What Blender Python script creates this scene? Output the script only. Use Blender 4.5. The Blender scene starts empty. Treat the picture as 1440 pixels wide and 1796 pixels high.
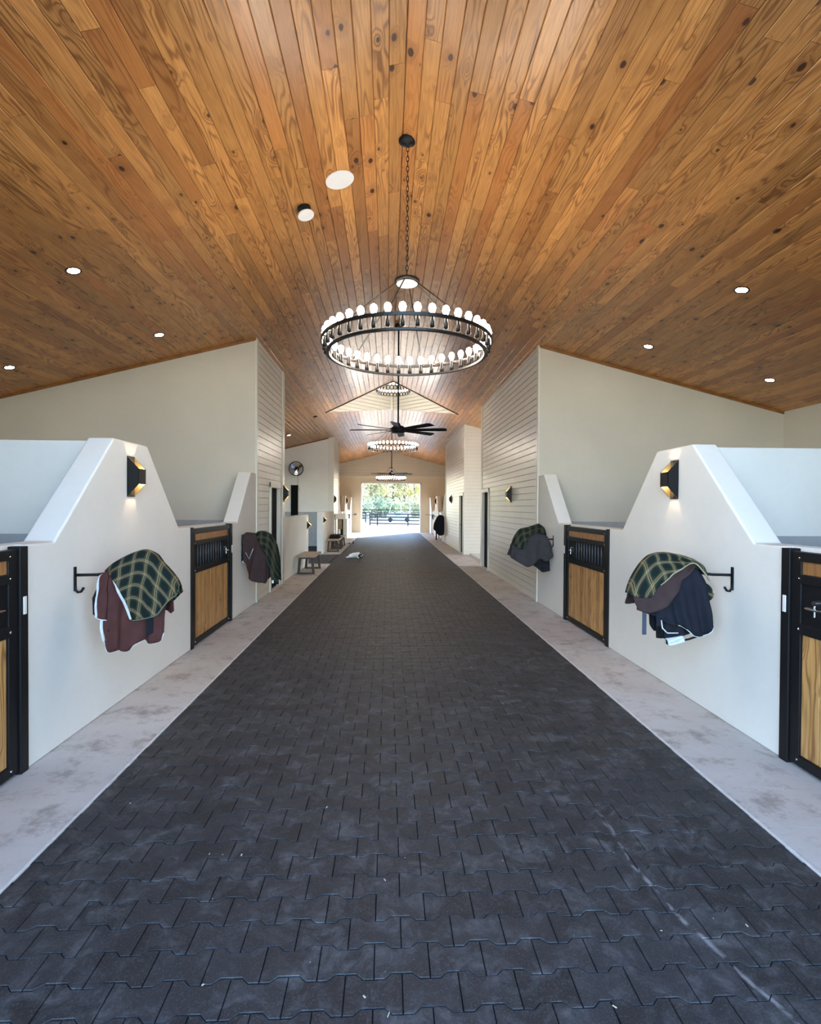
import bpy, math, random
from mathutils import Vector, Matrix

scene = bpy.context.scene
COL = scene.collection
PI = math.pi
rng = random.Random(7)

# ------------------------------------------------------------------ camera
FPX, YAW, PITCH, ROLL, CY = 918.98, 0.0431, -0.0132, 0.0055, 900.13
EYE = 1.65
cam_data = bpy.data.cameras.new('camera')
cam = bpy.data.objects.new('camera', cam_data)
COL.objects.link(cam)
cam_data.sensor_fit = 'HORIZONTAL'
cam_data.sensor_width = 36.0
cam_data.lens = FPX * 36.0 / 1440.0
cam_data.shift_y = (CY - 898.0) / 1440.0
cam_data.clip_start = 0.05
cam_data.clip_end = 600.0
cam.location = (0, 0, EYE)
cam.matrix_world = (Matrix.Translation((0, 0, EYE)) @ Matrix.Rotation(-YAW, 4, 'Z')
                    @ Matrix.Rotation(PI / 2 + PITCH, 4, 'X') @ Matrix.Rotation(ROLL, 4, 'Z'))
scene.camera = cam

# ------------------------------------------------------------------ sky, sun, exposure
SUN_EL = math.radians(24)
SUN_AZ = math.atan2(0.50, 0.87)          # from +Y towards +X
world = bpy.data.worlds.new('sky')
scene.world = world
world.use_nodes = True
wnt = world.node_tree
wnt.nodes.clear()
w_out = wnt.nodes.new('ShaderNodeOutputWorld')
w_bg = wnt.nodes.new('ShaderNodeBackground')
w_sky = wnt.nodes.new('ShaderNodeTexSky')
w_sky.sky_type = 'NISHITA'
w_sky.sun_disc = False
w_sky.sun_elevation = SUN_EL
w_sky.sun_rotation = SUN_AZ
w_sky.altitude = 50
w_sky.air_density = 1.0
w_sky.dust_density = 0.3
w_sky.ozone_density = 3.0
w_bg.inputs['Strength'].default_value = 1.15
wnt.links.new(w_sky.outputs[0], w_bg.inputs['Color'])
wnt.links.new(w_bg.outputs[0], w_out.inputs['Surface'])

sun_data = bpy.data.lights.new('sun', 'SUN')
sun_data.energy = 20.0
sun_data.angle = math.radians(0.6)
sun_data.color = (1.0, 0.96, 0.90)
sun = bpy.data.objects.new('sun', sun_data)
COL.objects.link(sun)
sd = Vector((-math.sin(SUN_AZ) * math.cos(SUN_EL), -math.cos(SUN_AZ) * math.cos(SUN_EL), -math.sin(SUN_EL)))
sun.rotation_euler = sd.to_track_quat('-Z', 'Y').to_euler()
sun.location = (30, 60, 40)

scene.view_settings.view_transform = 'Standard'
scene.view_settings.look = 'None'
scene.view_settings.gamma = 1.0
scene.view_settings.use_curve_mapping = False
scene.view_settings.exposure = 0.78
scene.cycles.max_bounces = 10
scene.cycles.diffuse_bounces = 6
scene.cycles.sample_clamp_indirect = 8.0

BULB_E = 54.0
CAN_E = 44.0
SCONCE_E = 240.0
WARM = (1.0, 0.91, 0.78)

# ------------------------------------------------------------------ layout (metres)
XL, XR = -2.236, 2.603          # inner faces of the stall fronts
AL, AR = -1.63, 1.945           # rubber aisle edges
XOL, XOR = -6.62, 6.985         # outer walls
XC, ZR, SL = 0.12, 5.07, 0.25   # ridge line and roof pitch
Y0, Y1 = -0.1, 32.92
YW = 9.0
MIR = 32.84
ZL, ZT = 1.40, 2.195
TH = 0.21
DOOR = [(1.78, 3.34), (6.05, 7.61)]
CUPX, CUPY, CUPR = 0.12, 16.45, 2.06


def zc(x):
    return ZR - SL * abs(x - XC)


# ------------------------------------------------------------------ mesh helpers
class MB:
    def __init__(self):
        self.v, self.f, self.uv, self.rnd = [], [], {}, []

    def add(self, vs, fs):
        n = len(self.v)
        self.v += [tuple(p) for p in vs]
        self.f += [tuple(i + n for i in f) for f in fs]
        return n

    def box(self, x0, x1, y0, y1, z0, z1):
        self.add([(x0, y0, z0), (x1, y0, z0), (x1, y1, z0), (x0, y1, z0), (x0, y0, z1), (x1, y0, z1), (x1, y1, z1), (x0, y1, z1)],
                 [(3, 2, 1, 0), (4, 5, 6, 7), (0, 1, 5, 4), (1, 2, 6, 5), (2, 3, 7, 6), (3, 0, 4, 7)])
        return self

    def prism(self, poly, vec):
        """poly: list of 3D points; extruded by vec"""
        n = len(poly)
        P = [Vector(p) for p in poly]
        V = Vector(vec)
        nrm = Vector((0, 0, 0))
        for i in range(n):
            nrm += P[i].cross(P[(i + 1) % n])
        if nrm.dot(V) > 0:
            P.reverse()
        vs = P + [p + V for p in P]
        fs = [tuple(range(n)), tuple(reversed(range(n, 2 * n)))]
        for i in range(n):
            j = (i + 1) % n
            fs.append((j, i, i + n, j + n))
        self.add(vs, fs)
        return self

    def cyl(self, a, b, r0, r1=None, n=12, caps=True):
        r1 = r0 if r1 is None else r1
        a, b = Vector(a), Vector(b)
        d = (b - a).normalized()
        q = d.to_track_quat('Z', 'Y')
        ex, ey = q @ Vector((1, 0, 0)), q @ Vector((0, 1, 0))
        vs = []
        for c, r in ((a, r0), (b, r1)):
            for k in range(n):
                t = 2 * PI * k / n
                vs.append(c + ex * (r * math.cos(t)) + ey * (r * math.sin(t)))
        fs = [(k, (k + 1) % n, (k + 1) % n + n, k + n) for k in range(n)]
        if caps:
            fs += [tuple(reversed(range(n))), tuple(range(n, 2 * n))]
        self.add(vs, fs)
        return self

    def tube(self, path, r, n=8, closed=False):
        P = [Vector(p) for p in path]
        m = len(P)
        rs = r if isinstance(r, (list, tuple)) else [r] * m
        rings = []
        up = None
        for i in range(m):
            if closed:
                d = (P[(i + 1) % m] - P[i - 1]).normalized()
            else:
                d = (P[min(i + 1, m - 1)] - P[max(i - 1, 0)]).normalized()
            if up is None:
                up = d.orthogonal().normalized()
            else:
                up = (up - d * up.dot(d))
                up = up.normalized() if up.length > 1e-6 else d.orthogonal().normalized()
            sd_ = d.cross(up)
            rings.append([P[i] + up * (rs[i] * math.cos(2 * PI * k / n)) + sd_ * (rs[i] * math.sin(2 * PI * k / n)) for k in range(n)])
        vs = [p for rg in rings for p in rg]
        fs = []
        for i in range(m if closed else m - 1):
            j = (i + 1) % m
            for k in range(n):
                l = (k + 1) % n
                fs.append((i * n + k, i * n + l, j * n + l, j * n + k))
        if not closed:
            fs += [tuple(reversed(range(n))), tuple(range((m - 1) * n, m * n))]
        self.add(vs, fs)
        return self

    def lathe(self, prof, c=(0, 0, 0), n=20, axis='Z'):
        """prof: list of (r, h)"""
        vs, fs = [], []
        m = len(prof)
        for (r, h) in prof:
            for k in range(n):
                t = 2 * PI * k / n
                a, b = max(r, 1e-4) * math.cos(t), max(r, 1e-4) * math.sin(t)
                p = {'Z': (a, b, h), 'X': (h, a, b), 'Y': (b, h, a)}[axis]
                vs.append((p[0] + c[0], p[1] + c[1], p[2] + c[2]))
        for i in range(m - 1):
            for k in range(n):
                l = (k + 1) % n
                fs.append((i * n + k, i * n + l, (i + 1) * n + l, (i + 1) * n + k))
        fs += [tuple(reversed(range(n))), tuple(range((m - 1) * n, m * n))]
        self.add(vs, fs)
        return self

    def mesh(self, name, mat=None, off=(0, 0, 0), smooth=False):
        me = bpy.data.meshes.new(name)
        ox, oy, oz = off
        me.from_pydata([(a - ox, b - oy, c - oz) for a, b, c in self.v], [], self.f)
        if self.rnd:
            at = me.attributes.new('rnd', 'FLOAT_COLOR', 'FACE')
            buf = []
            for r in self.rnd:
                buf += [r[0], r[1], r[2], 1.0]
            at.data.foreach_set('color', buf)
        if mat is not None:
            me.materials.append(mat)
        if smooth:
            me.polygons.foreach_set('use_smooth', [True] * len(me.polygons))
        me.update()
        return me

    def build(self, name, mat, parent=None, smooth=False, bevel=0.0, seg=2, solid=0.0):
        off = OFF.get(parent.name, (0, 0, 0)) if parent else (0, 0, 0)
        o = link(name, self.mesh(name, mat, off, smooth), parent)
        if bevel:
            b = o.modifiers.new('bevel', 'BEVEL')
            b.width, b.segments, b.limit_method, b.angle_limit = bevel, seg, 'ANGLE', math.radians(30)
        if solid:
            s = o.modifiers.new('solid', 'SOLIDIFY')
            s.thickness, s.offset = solid, 0
        return o


OFF = {}


def link(name, me, parent=None, loc=None):
    o = bpy.data.objects.new(name, me)
    COL.objects.link(o)
    if parent:
        o.parent = parent
        OFF[o.name] = OFF.get(parent.name, (0, 0, 0))
    if loc is not None:
        o.location = loc
    return o


def tag(o, label, cat, group=None, kind=None):
    if label:
        o['label'] = label
    if cat:
        o['category'] = cat
    if group:
        o['group'] = group
    if kind:
        o['kind'] = kind
    return o


def thing(name, label, cat, loc, group=None):
    o = bpy.data.objects.new(name, None)
    o.empty_display_size = 0.1
    COL.objects.link(o)
    o.location = loc
    OFF[o.name] = tuple(loc)
    return tag(o, label, cat, group)


def struct(name, mb, mat, parent=None, label=None, cat=None, **kw):
    o = mb.build(name, mat, parent, **kw)
    if parent is None:
        o['kind'] = 'structure'
        if label:
            o['label'] = label
        if cat:
            o['category'] = cat
    return o


def clip(poly, a, b, c):
    """keep a*s+b*z+c >= 0 of a convex polygon [(s,z)]"""
    out = []
    n = len(poly)
    for i in range(n):
        p, q = poly[i], poly[(i + 1) % n]
        dp, dq = a * p[0] + b * p[1] + c, a * q[0] + b * q[1] + c
        if dp >= 0:
            out.append(p)
        if (dp >= 0) != (dq >= 0):
            t = dp / (dp - dq)
            out.append((p[0] + (q[0] - p[0]) * t, p[1] + (q[1] - p[1]) * t))
    return out if len(out) >= 3 else None


def project(x, y, z):
    z -= EYE
    xr = x * math.cos(YAW) - y * math.sin(YAW)
    yr = x * math.sin(YAW) + y * math.cos(YAW)
    d = yr * math.cos(PITCH) + z * math.sin(PITCH)
    if d < 0.2:
        return None
    zz = -yr * math.sin(PITCH) + z * math.cos(PITCH)
    return 720 + FPX * xr / d, CY - FPX * zz / d, d


# ------------------------------------------------------------------ materials
class NT:
    def __init__(self, name):
        self.m = bpy.data.materials.new(name)
        self.m.use_nodes = True
        self.nt = self.m.node_tree
        self.bsdf = next(n for n in self.nt.nodes if n.type == 'BSDF_PRINCIPLED')

    def put(self, sock, val):
        if hasattr(val, 'is_output') or isinstance(val, bpy.types.NodeSocket):
            self.nt.links.new(val, sock)
        else:
            sock.default_value = val

    def math(self, op, a, b=None, c=None, clamp=False):
        n = self.nt.nodes.new('ShaderNodeMath')
        n.operation = op
        n.use_clamp = clamp
        for i, v in enumerate((a, b, c)):
            if v is not None:
                self.put(n.inputs[i], v)
        return n.outputs[0]

    def vmath(self, op, a, b=None):
        n = self.nt.nodes.new('ShaderNodeVectorMath')
        n.operation = op
        self.put(n.inputs[0], a)
        if b is not None:
            self.put(n.inputs[1], b)
        return n.outputs[0]

    def obj(self):
        n = self.nt.nodes.new('ShaderNodeTexCoord')
        return n.outputs['Object']

    def geo(self):
        return self.nt.nodes.new('ShaderNodeNewGeometry').outputs['Position']

    def uv(self):
        n = self.nt.nodes.new('ShaderNodeTexCoord')
        return n.outputs['UV']

    def attr(self, name):
        n = self.nt.nodes.new('ShaderNodeAttribute')
        n.attribute_name = name
        return n.outputs['Color'], n.outputs['Fac']

    def sep(self, v):
        n = self.nt.nodes.new('ShaderNodeSeparateXYZ')
        self.put(n.inputs[0], v)
        return n.outputs

    def comb(self, x, y, z):
        n = self.nt.nodes.new('ShaderNodeCombineXYZ')
        for i, q in enumerate((x, y, z)):
            self.put(n.inputs[i], q)
        return n.outputs[0]

    def noise(self, v, scale, detail=2.0, rough=0.5, dist=0.0):
        n = self.nt.nodes.new('ShaderNodeTexNoise')
        self.put(n.inputs['Vector'], v)
        n.inputs['Scale'].default_value = scale
        n.inputs['Detail'].default_value = detail
        n.inputs['Roughness'].default_value = rough
        n.inputs['Distortion'].default_value = dist
        return n.outputs['Fac']

    def voro(self, v, scale, feature='F1'):
        n = self.nt.nodes.new('ShaderNodeTexVoronoi')
        n.feature = feature
        self.put(n.inputs['Vector'], v)
        n.inputs['Scale'].default_value = scale
        return n.outputs

    def ramp(self, fac, stops, interp='LINEAR'):
        n = self.nt.nodes.new('ShaderNodeValToRGB')
        n.color_ramp.interpolation = interp
        el = n.color_ramp.elements
        while len(el) < len(stops):
            el.new(0.5)
        for e, (p, c) in zip(el, stops):
            e.position = p
            e.color = (*c, 1) if len(c) == 3 else c
        self.put(n.inputs[0], fac)
        return n.outputs[0]

    def mix(self, fac, a, b, mode='MIX'):
        n = self.nt.nodes.new('ShaderNodeMix')
        n.data_type = 'RGBA'
        n.blend_type = mode
        self.put(n.inputs[0], fac)
        for s, v in ((n.inputs[6], a), (n.inputs[7], b)):
            if isinstance(v, tuple):
                v = (*v, 1) if len(v) == 3 else v
            self.put(s, v)
        return n.outputs[2]

    def smooth(self, x, lo, hi):
        n = self.nt.nodes.new('ShaderNodeMapRange')
        n.interpolation_type = 'SMOOTHSTEP'
        self.put(n.inputs[0], x)
        n.inputs[1].default_value = lo
        n.inputs[2].default_value = hi
        return n.outputs[0]

    def bump(self, h, strength=0.2, dist=0.01):
        n = self.nt.nodes.new('ShaderNodeBump')
        n.inputs['Strength'].default_value = strength
        n.inputs['Distance'].default_value = dist
        self.put(n.inputs['Height'], h)
        self.nt.links.new(n.outputs[0], self.bsdf.inputs['Normal'])

    def set(self, color=None, rough=None, metal=None, spec=None, emit=None, estr=None):
        b = self.bsdf.inputs
        if color is not None:
            self.put(b['Base Color'], (*color, 1) if isinstance(color, tuple) and len(color) == 3 else color)
        if rough is not None:
            self.put(b['Roughness'], rough)
        if metal is not None:
            self.put(b['Metallic'], metal)
        if spec is not None:
            self.put(b['Specular IOR Level'], spec)
        if emit is not None:
            b['Emission Color'].default_value = (*emit, 1)
            b['Emission Strength'].default_value = estr
        return self.m


def plain(name, color, rough=0.5, metal=0.0, noise=0.06, scale=18, bump=0.0, spec=None):
    t = NT(name)
    c = t.noise(t.obj(), scale, 3)
    lo = tuple(max(0, q * (1 - noise * 2)) for q in color)
    hi = tuple(min(1, q * (1 + noise)) for q in color)
    col = t.ramp(c, [(0.3, lo), (0.7, hi)])
    if bump:
        t.bump(t.noise(t.obj(), scale * 6, 3), bump, 0.004)
    return t.set(col, rough, metal, spec)


def emitter(name, color, strength):
    t = NT(name)
    return t.set((0.9, 0.88, 0.84), 0.4, emit=color, estr=strength)


def wood(name, axis, light, mid, dark, red, knots=1.0, width=0.13, rough=0.42, tint=0.55, spec=0.5, ringf=72.0):
    """axis: 'Y' boards run along Y, across X;  'Z' boards run along Z, across Y"""
    t = NT(name)
    rc, _ = t.attr('rnd')
    r = t.sep(rc)
    p = t.sep(t.geo())
    if axis == 'Y':
        a, b = p[0], p[1]
    elif axis == 'Z':
        a, b = p[1], p[2]
    else:
        a, b = p[0], p[2]
    a2 = t.math('ADD', a, t.math('MULTIPLY', r[0], 37.0))
    b2 = t.math('ADD', b, t.math('MULTIPLY', r[1], 53.0))
    # knots
    kv = t.comb(t.math('DIVIDE', a2, 0.14), t.math('DIVIDE', b2, 0.25), t.math('MULTIPLY', r[2], 40.0))
    vo = t.voro(kv, 1.0)
    kd = vo['Distance']
    krand = t.sep(vo['Color'])[0]
    kr = t.math('MULTIPLY', t.math('POWER', krand, 1.6), 0.13 * knots)
    knot = t.smooth(t.math('SUBTRACT', kr, t.math('ADD', kd, t.math('MULTIPLY', t.noise(kv, 9, 2), 0.05))), -0.045, 0.02)
    halo = t.smooth(t.math('SUBTRACT', t.math('MULTIPLY', kr, 3.2), kd), -0.1, 0.35)
    # growth rings: contour lines of a stretched noise, pushed around the knots
    gv = t.comb(t.math('MULTIPLY', a2, 5.0), t.math('MULTIPLY', b2, 0.55), t.math('MULTIPLY', r[2], 31.0))
    g = t.noise(gv, 1.6, 1.5, 0.45)
    g = t.math('ADD', g, t.math('MULTIPLY', halo, 0.16))
    rings = t.math('SINE', t.math('MULTIPLY', g, ringf))
    rings = t.math('MULTIPLY_ADD', rings, 0.5, 0.5)
    amp = t.smooth(t.noise(t.comb(t.math('MULTIPLY', a2, 3.0), t.math('MULTIPLY', b2, 0.7), r[2]), 1.3, 2), 0.38, 0.62)
    fine = t.noise(t.comb(t.math('MULTIPLY', a2, 160.0), t.math('MULTIPLY', b2, 3.5), r[2]), 1.0, 2)
    base = t.mix(t.smooth(fine, 0.3, 0.72), mid, light)
    base = t.mix(t.math('MULTIPLY', t.math('MULTIPLY', t.math('POWER', rings, 2.5), t.math('MULTIPLY_ADD', amp, 0.75, 0.2)), 0.85), base, dark)
    base = t.mix(t.math('MULTIPLY', t.smooth(r[0], 0.62, 1.0), tint), base, red, 'MIX')
    blotch = t.noise(t.comb(t.math('MULTIPLY', a2, 4.0), t.math('MULTIPLY', b2, 1.1), r[2]), 1.0, 3)
    base = t.mix(t.math('MULTIPLY', t.smooth(blotch, 0.52, 0.75), 0.35), base, tuple(q * 0.62 for q in mid))
    val = t.math('MULTIPLY_ADD', r[1], 0.42, 0.72)
    base = t.mix(1.0, base, t.comb(val, val, val), 'MULTIPLY')
    base = t.mix(t.math('MULTIPLY', halo, 0.35), base, dark)
    base = t.mix(t.math('MULTIPLY', knot, 0.92), base, (0.035, 0.010, 0.006))
    t.bump(t.math('ADD', t.math('MULTIPLY', fine, 0.3), t.math('MULTIPLY', knot, -0.6)), 0.12, 0.003)
    t.set(base, t.math('MULTIPLY_ADD', fine, 0.12, rough - 0.05), spec=spec)
    return t.m


M = {}
M['ceil'] = wood('ceiling_pine', 'Y', (0.69, 0.345, 0.11), (0.53, 0.235, 0.066), (0.19, 0.062, 0.015), (0.43, 0.14, 0.036), tint=0.55, rough=0.31, spec=0.5, knots=1.5)
M['door_wood'] = wood('door_pine', 'Z', (0.60, 0.34, 0.125), (0.47, 0.235, 0.075), (0.17, 0.065, 0.017), (0.42, 0.19, 0.07), knots=1.5, tint=0.35)
M['strip_wood'] = wood('rail_pine', 'Z', (0.50, 0.24, 0.085), (0.38, 0.16, 0.05), (0.2, 0.07, 0.02), (0.36, 0.13, 0.05), knots=0.9)
M['bench_wood'] = plain('bench_seat_wood', (0.42, 0.31, 0.22), 0.45, noise=0.15, scale=9)
M['trim_wood'] = plain('stained_trim', (0.30, 0.13, 0.04), 0.45, noise=0.15, scale=7)
M['dark_wood'] = plain('dark_brown_wood', (0.045, 0.022, 0.018), 0.45, noise=0.2)


def stucco(name, col):
    t = NT(name)
    p = t.geo()
    c = t.noise(p, 1.3, 4)
    f = t.noise(p, 90, 3)
    m = t.noise(p, 14, 3)
    base = t.mix(t.smooth(c, 0.35, 0.7), tuple(q * 0.95 for q in col), col)
    base = t.mix(t.math('MULTIPLY', t.smooth(m, 0.4, 0.7), 0.08), base, tuple(q * 0.8 for q in col))
    t.bump(t.math('ADD', f, t.math('MULTIPLY', m, 0.8)), 0.25, 0.003)
    return t.set(base, 0.85, spec=0.2)


M['stucco'] = stucco('white_stucco', (0.80, 0.77, 0.715))
M['plaster'] = stucco('cream_plaster', (0.66, 0.605, 0.51))
M['beige'] = stucco('beige_plaster', (0.76, 0.66, 0.50))
M['ship'] = plain('cream_paint', (0.69, 0.66, 0.59), 0.38, noise=0.02, scale=3, bump=0.05)
M['ship_back'] = plain('board_gap_paint', (0.30, 0.28, 0.25), 0.7, noise=0.03)
M['trim'] = plain('trim_paint', (0.70, 0.66, 0.585), 0.4, noise=0.02, scale=3)
M['white_trim'] = plain('white_paint', (0.83, 0.82, 0.79), 0.4, noise=0.02, scale=3)
M['grey'] = plain('grey_kickboard', (0.40, 0.40, 0.39), 0.6, noise=0.05, scale=5)
M['black'] = plain('black_powder_coat', (0.008, 0.008, 0.009), 0.45, 0.0, noise=0.1, scale=40, spec=0.25)
M['iron'] = plain('dark_bronze', (0.03, 0.025, 0.022), 0.35, 0.7, noise=0.1, scale=40)
M['chrome'] = plain('chrome', (0.8, 0.8, 0.8), 0.2, 1.0, noise=0.02)
M['brass'] = plain('brass_liner', (0.75, 0.55, 0.25), 0.35, 1.0, noise=0.05)
M['black_door'] = plain('black_door_paint', (0.006, 0.007, 0.007), 0.75, noise=0.1, spec=0.08)
M['bar'] = plain('grey_steel_bar', (0.07, 0.07, 0.08), 0.4, noise=0.1)
M['white_plastic'] = plain('white_plastic', (0.85, 0.85, 0.85), 0.45, noise=0.01)
M['bulb'] = emitter('bulb_glow', WARM, BULB_E)
M['can'] = emitter('downlight_glow', (1.0, 0.93, 0.84), CAN_E)
M['sconce_bulb'] = emitter('sconce_glow', (1.0, 0.76, 0.52), SCONCE_E)
M['shavings'] = plain('stall_bedding', (0.45, 0.36, 0.25), 0.9, noise=0.15, scale=12)


def concrete():
    t = NT('broom_concrete')
    p = t.geo()
    big = t.noise(p, 0.9, 5, 0.6)
    stain = t.noise(p, 3.4, 8, 0.75, 0.0)
    fine = t.noise(p, 60, 3)
    q = t.sep(p)
    streak = t.noise(t.comb(t.math('MULTIPLY', q[0], 2.2), t.math('MULTIPLY', q[1], 3.0), 0.0), 3.0, 8, 0.8)
    base = t.ramp(big, [(0.3, (0.50, 0.47, 0.43)), (0.7, (0.63, 0.60, 0.56))])
    base = t.mix(t.math('MULTIPLY', t.smooth(stain, 0.49, 0.66), 0.75), base, (0.28, 0.235, 0.20))
    base = t.mix(t.math('MULTIPLY', t.smooth(streak, 0.52, 0.68), 0.5), base, (0.34, 0.30, 0.28))
    base = t.mix(t.math('MULTIPLY', t.smooth(fine, 0.55, 0.8), 0.25), base, (0.35, 0.32, 0.30))
    t.bump(t.math('ADD', fine, stain), 0.15, 0.003)
    return t.set(base, 0.75, spec=0.3)


M['concrete'] = concrete()
M['slab'] = plain('pale_concrete', (0.66, 0.64, 0.61), 0.7, noise=0.05, scale=4)
M['edge'] = plain('pale_concrete_edge', (0.74, 0.71, 0.67), 0.8, noise=0.08, scale=20)


def rubber():
    t = NT('black_rubber_paver')
    p = t.geo()
    q = t.sep(p)
    rc, _ = t.attr('rnd')
    r = t.sep(rc)
    v = t.math('MULTIPLY_ADD', r[0], 0.5, 0.75)
    base = t.mix(1.0, (0.024, 0.026, 0.029), t.comb(v, v, v), 'MULTIPLY')
    dust = t.noise(p, 5.0, 9, 0.72, 1.0)
    dust2 = t.noise(p, 11.0, 6, 0.75, 0.8)
    grit = t.noise(p, 160, 2)
    d = t.math('MULTIPLY', t.smooth(dust, 0.40, 0.68), t.smooth(dust2, 0.36, 0.66))
    base = t.mix(t.math('MULTIPLY', d, 0.62), base, (0.17, 0.175, 0.18))
    base = t.mix(t.math('MULTIPLY', t.smooth(grit, 0.52, 0.75), 0.6), base, (0.10, 0.10, 0.105))
    # crumbs of pale grit
    vo = t.voro(t.comb(q[0], q[1], 0.0), 22.0)
    k = t.sep(vo['Color'])
    spot = t.math('MULTIPLY', t.math('LESS_THAN', vo['Distance'], t.math('MULTIPLY', k[1], 0.09)), t.math('GREATER_THAN', k[0], 0.93))
    base = t.mix(t.math('MULTIPLY', spot, 0.75), base, (0.55, 0.55, 0.53))
    # a drag scuff along the right-hand side of the aisle
    cx = t.math('ADD', t.math('MULTIPLY_ADD', q[1], -0.14, 1.47), t.math('MULTIPLY', t.math('SINE', t.math('MULTIPLY', q[1], 5.0)), 0.035))
    cx = t.math('ADD', cx, t.math('MULTIPLY', t.noise(p, 7, 3), 0.06))
    sc = t.math('SUBTRACT', 1.0, t.smooth(t.math('ABSOLUTE', t.math('SUBTRACT', q[0], cx)), 0.002, 0.016))
    sc = t.math('MULTIPLY', sc, t.math('SUBTRACT', 1.0, t.smooth(q[1], 2.4, 3.1)))
    sc = t.math('MULTIPLY', sc, t.smooth(t.noise(p, 16, 3), 0.40, 0.62))
    base = t.mix(t.math('MULTIPLY', sc, 0.6), base, (0.36, 0.36, 0.36))
    t.bump(grit, 0.35, 0.004)
    return t.set(base, t.math('MULTIPLY_ADD', dust, 0.25, 0.47), spec=0.40)


M['rubber'] = rubber()
M['rubber_bed'] = plain('rubber_joint', (0.010, 0.010, 0.011), 0.9, noise=0.1)


def fabric(name, col, rough=0.85, noise=0.12):
    t = NT(name)
    p = t.obj()
    n = t.noise(p, 14, 3)
    f = t.noise(p, 260, 2)
    base = t.ramp(n, [(0.3, tuple(q * (1 - noise) for q in col)), (0.7, tuple(q * (1 + noise) for q in col))])
    t.bump(t.math('ADD', f, t.math('MULTIPLY', n, 1.5)), 0.3, 0.004)
    return t.set(base, rough, spec=0.25)


def plaid(name, period=0.088, gain=1.0):
    t = NT(name)
    uv = t.sep(t.uv())

    def fr(x, sh):
        return t.math('FRACT', t.math('ADD', t.math('DIVIDE', x, period), sh + 20.0))

    def band(x, c, w):
        return t.math('LESS_THAN', t.math('ABSOLUTE', t.math('SUBTRACT', x, c)), w)
    fu, fv = fr(uv[0], 0.13), fr(uv[1], 0.4)
    base = t.mix(0.5, (0.010, 0.018, 0.016), (0.012, 0.028, 0.022))
    dk = t.math('MAXIMUM', band(fu, 0.72, 0.16), band(fv, 0.72, 0.16))
    base = t.mix(t.math('MULTIPLY', dk, 0.6), base, (0.006, 0.008, 0.010))
    for f in (fu, fv):
        ol = t.math('MAXIMUM', band(f, 0.36, 0.05), band(f, 0.06, 0.05))
        base = t.mix(t.math('MULTIPLY', ol, 0.35), base, (0.085, 0.085, 0.045))
        tn = t.math('MAXIMUM', band(f, 0.17, 0.048), band(f, 0.29, 0.030))
        base = t.mix(t.math('MULTIPLY', tn, 0.40), base, (0.50 * gain, 0.35 * gain, 0.17 * gain))
    base = t.mix(t.math('MULTIPLY', t.noise(t.obj(), 220, 2), 0.35), base, (0.02, 0.025, 0.02))
    t.bump(t.noise(t.obj(), 300, 2), 0.3, 0.004)
    return t.set(base, 0.95, spec=0.1)


M['brown'] = fabric('brown_canvas', (0.075, 0.026, 0.022))
M['brown2'] = fabric('dark_brown_canvas', (0.045, 0.026, 0.025))
M['navy'] = fabric('navy_canvas', (0.009, 0.011, 0.018))
M['grey_fab'] = fabric('charcoal_canvas', (0.040, 0.036, 0.038))
M['black_fab'] = fabric('black_canvas', (0.010, 0.010, 0.012))
M['silver'] = fabric('silver_binding', (0.62, 0.63, 0.65), 0.5)
M['green_edge'] = fabric('olive_binding', (0.10, 0.13, 0.09))
M['tan_fab'] = fabric('tan_towel', (0.50, 0.36, 0.22))
M['green_fab'] = fabric('dark_green_cloth', (0.035, 0.040, 0.022))
M['plaid'] = plaid('green_and_tan_plaid')
M['plaid_dim'] = plaid('dark_green_plaid', 0.10, 0.3)
M['strap'] = fabric('slate_webbing', (0.05, 0.065, 0.09))
M['ground'] = plain('sandy_ground', (0.34, 0.33, 0.31), 0.95, noise=0.12, scale=0.4)
M['gravel'] = plain('grass_field', (0.40, 0.42, 0.24), 0.95, noise=0.2, scale=0.15)

# ================================================================== SETTING
# ---- ground outside
g = MB()
g.add([(-150, -60, -0.03), (150, -60, -0.03), (150, 250, -0.03), (-150, 250, -0.03)], [(0, 1, 2, 3)])
o = struct('ground', g, M['ground'], label='pale sandy ground outside the far doorway', cat='ground')

# ---- floor: slabs, rubber pavers
f = MB()
f.box(XOL, XOR, Y0, Y1 + 0.3, -0.2, -0.022)
floor = struct('floor', f, M['shavings'])
floor['label'] = 'barn floor with concrete walkways and rubber paver aisle'
ys = [Y0, 2.6, 6.87, 11.14, 15.0]
for a, b in zip(ys[:-1], ys[1:]):
    MB().box(XL - TH, AL - 0.02, a + 0.002, b - 0.002, -0.02, 0.0).build('walkway_slab', M['concrete'], floor)
for a, b in ((18.0, 22.2), (22.2, 26.5), (26.5, Y1 + 0.25)):
    MB().box(XL - TH, AL - 0.02, a + 0.002, b - 0.002, -0.02, 0.0).build('walkway_slab', M['concrete'], floor)
ys = [Y0, 2.6, 6.87, 11.14, 15.41, 19.68, 23.95, 28.22, Y1 + 0.25]
for a, b in zip(ys[:-1], ys[1:]):
    MB().box(AR + 0.02, XR + TH, a + 0.002, b - 0.002, -0.02, 0.0).build('walkway_slab', M['concrete'], floor)
e = MB()
e.box(AL - 0.018, AL - 0.002, Y0, 15.0, -0.02, 0.001)
e.box(AL - 0.018, AL - 0.002, 18.0, Y1, -0.02, 0.001)
e.box(AR + 0.002, AR + 0.018, Y0, Y1, -0.02, 0.001)
e.box(XL - TH, AL - 0.018, 14.985, 15.0, -0.02, 0.001)
e.box(XL - TH, AL - 0.018, 18.0, 18.03, -0.02, 0.001)
e.build('edge_strip', M['edge'], floor)
MB().box(XR + TH, XOR, 14.5, 17.75, -0.02, 0.06).build('passage_slab', M['slab'], floor)
bed = MB()
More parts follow.
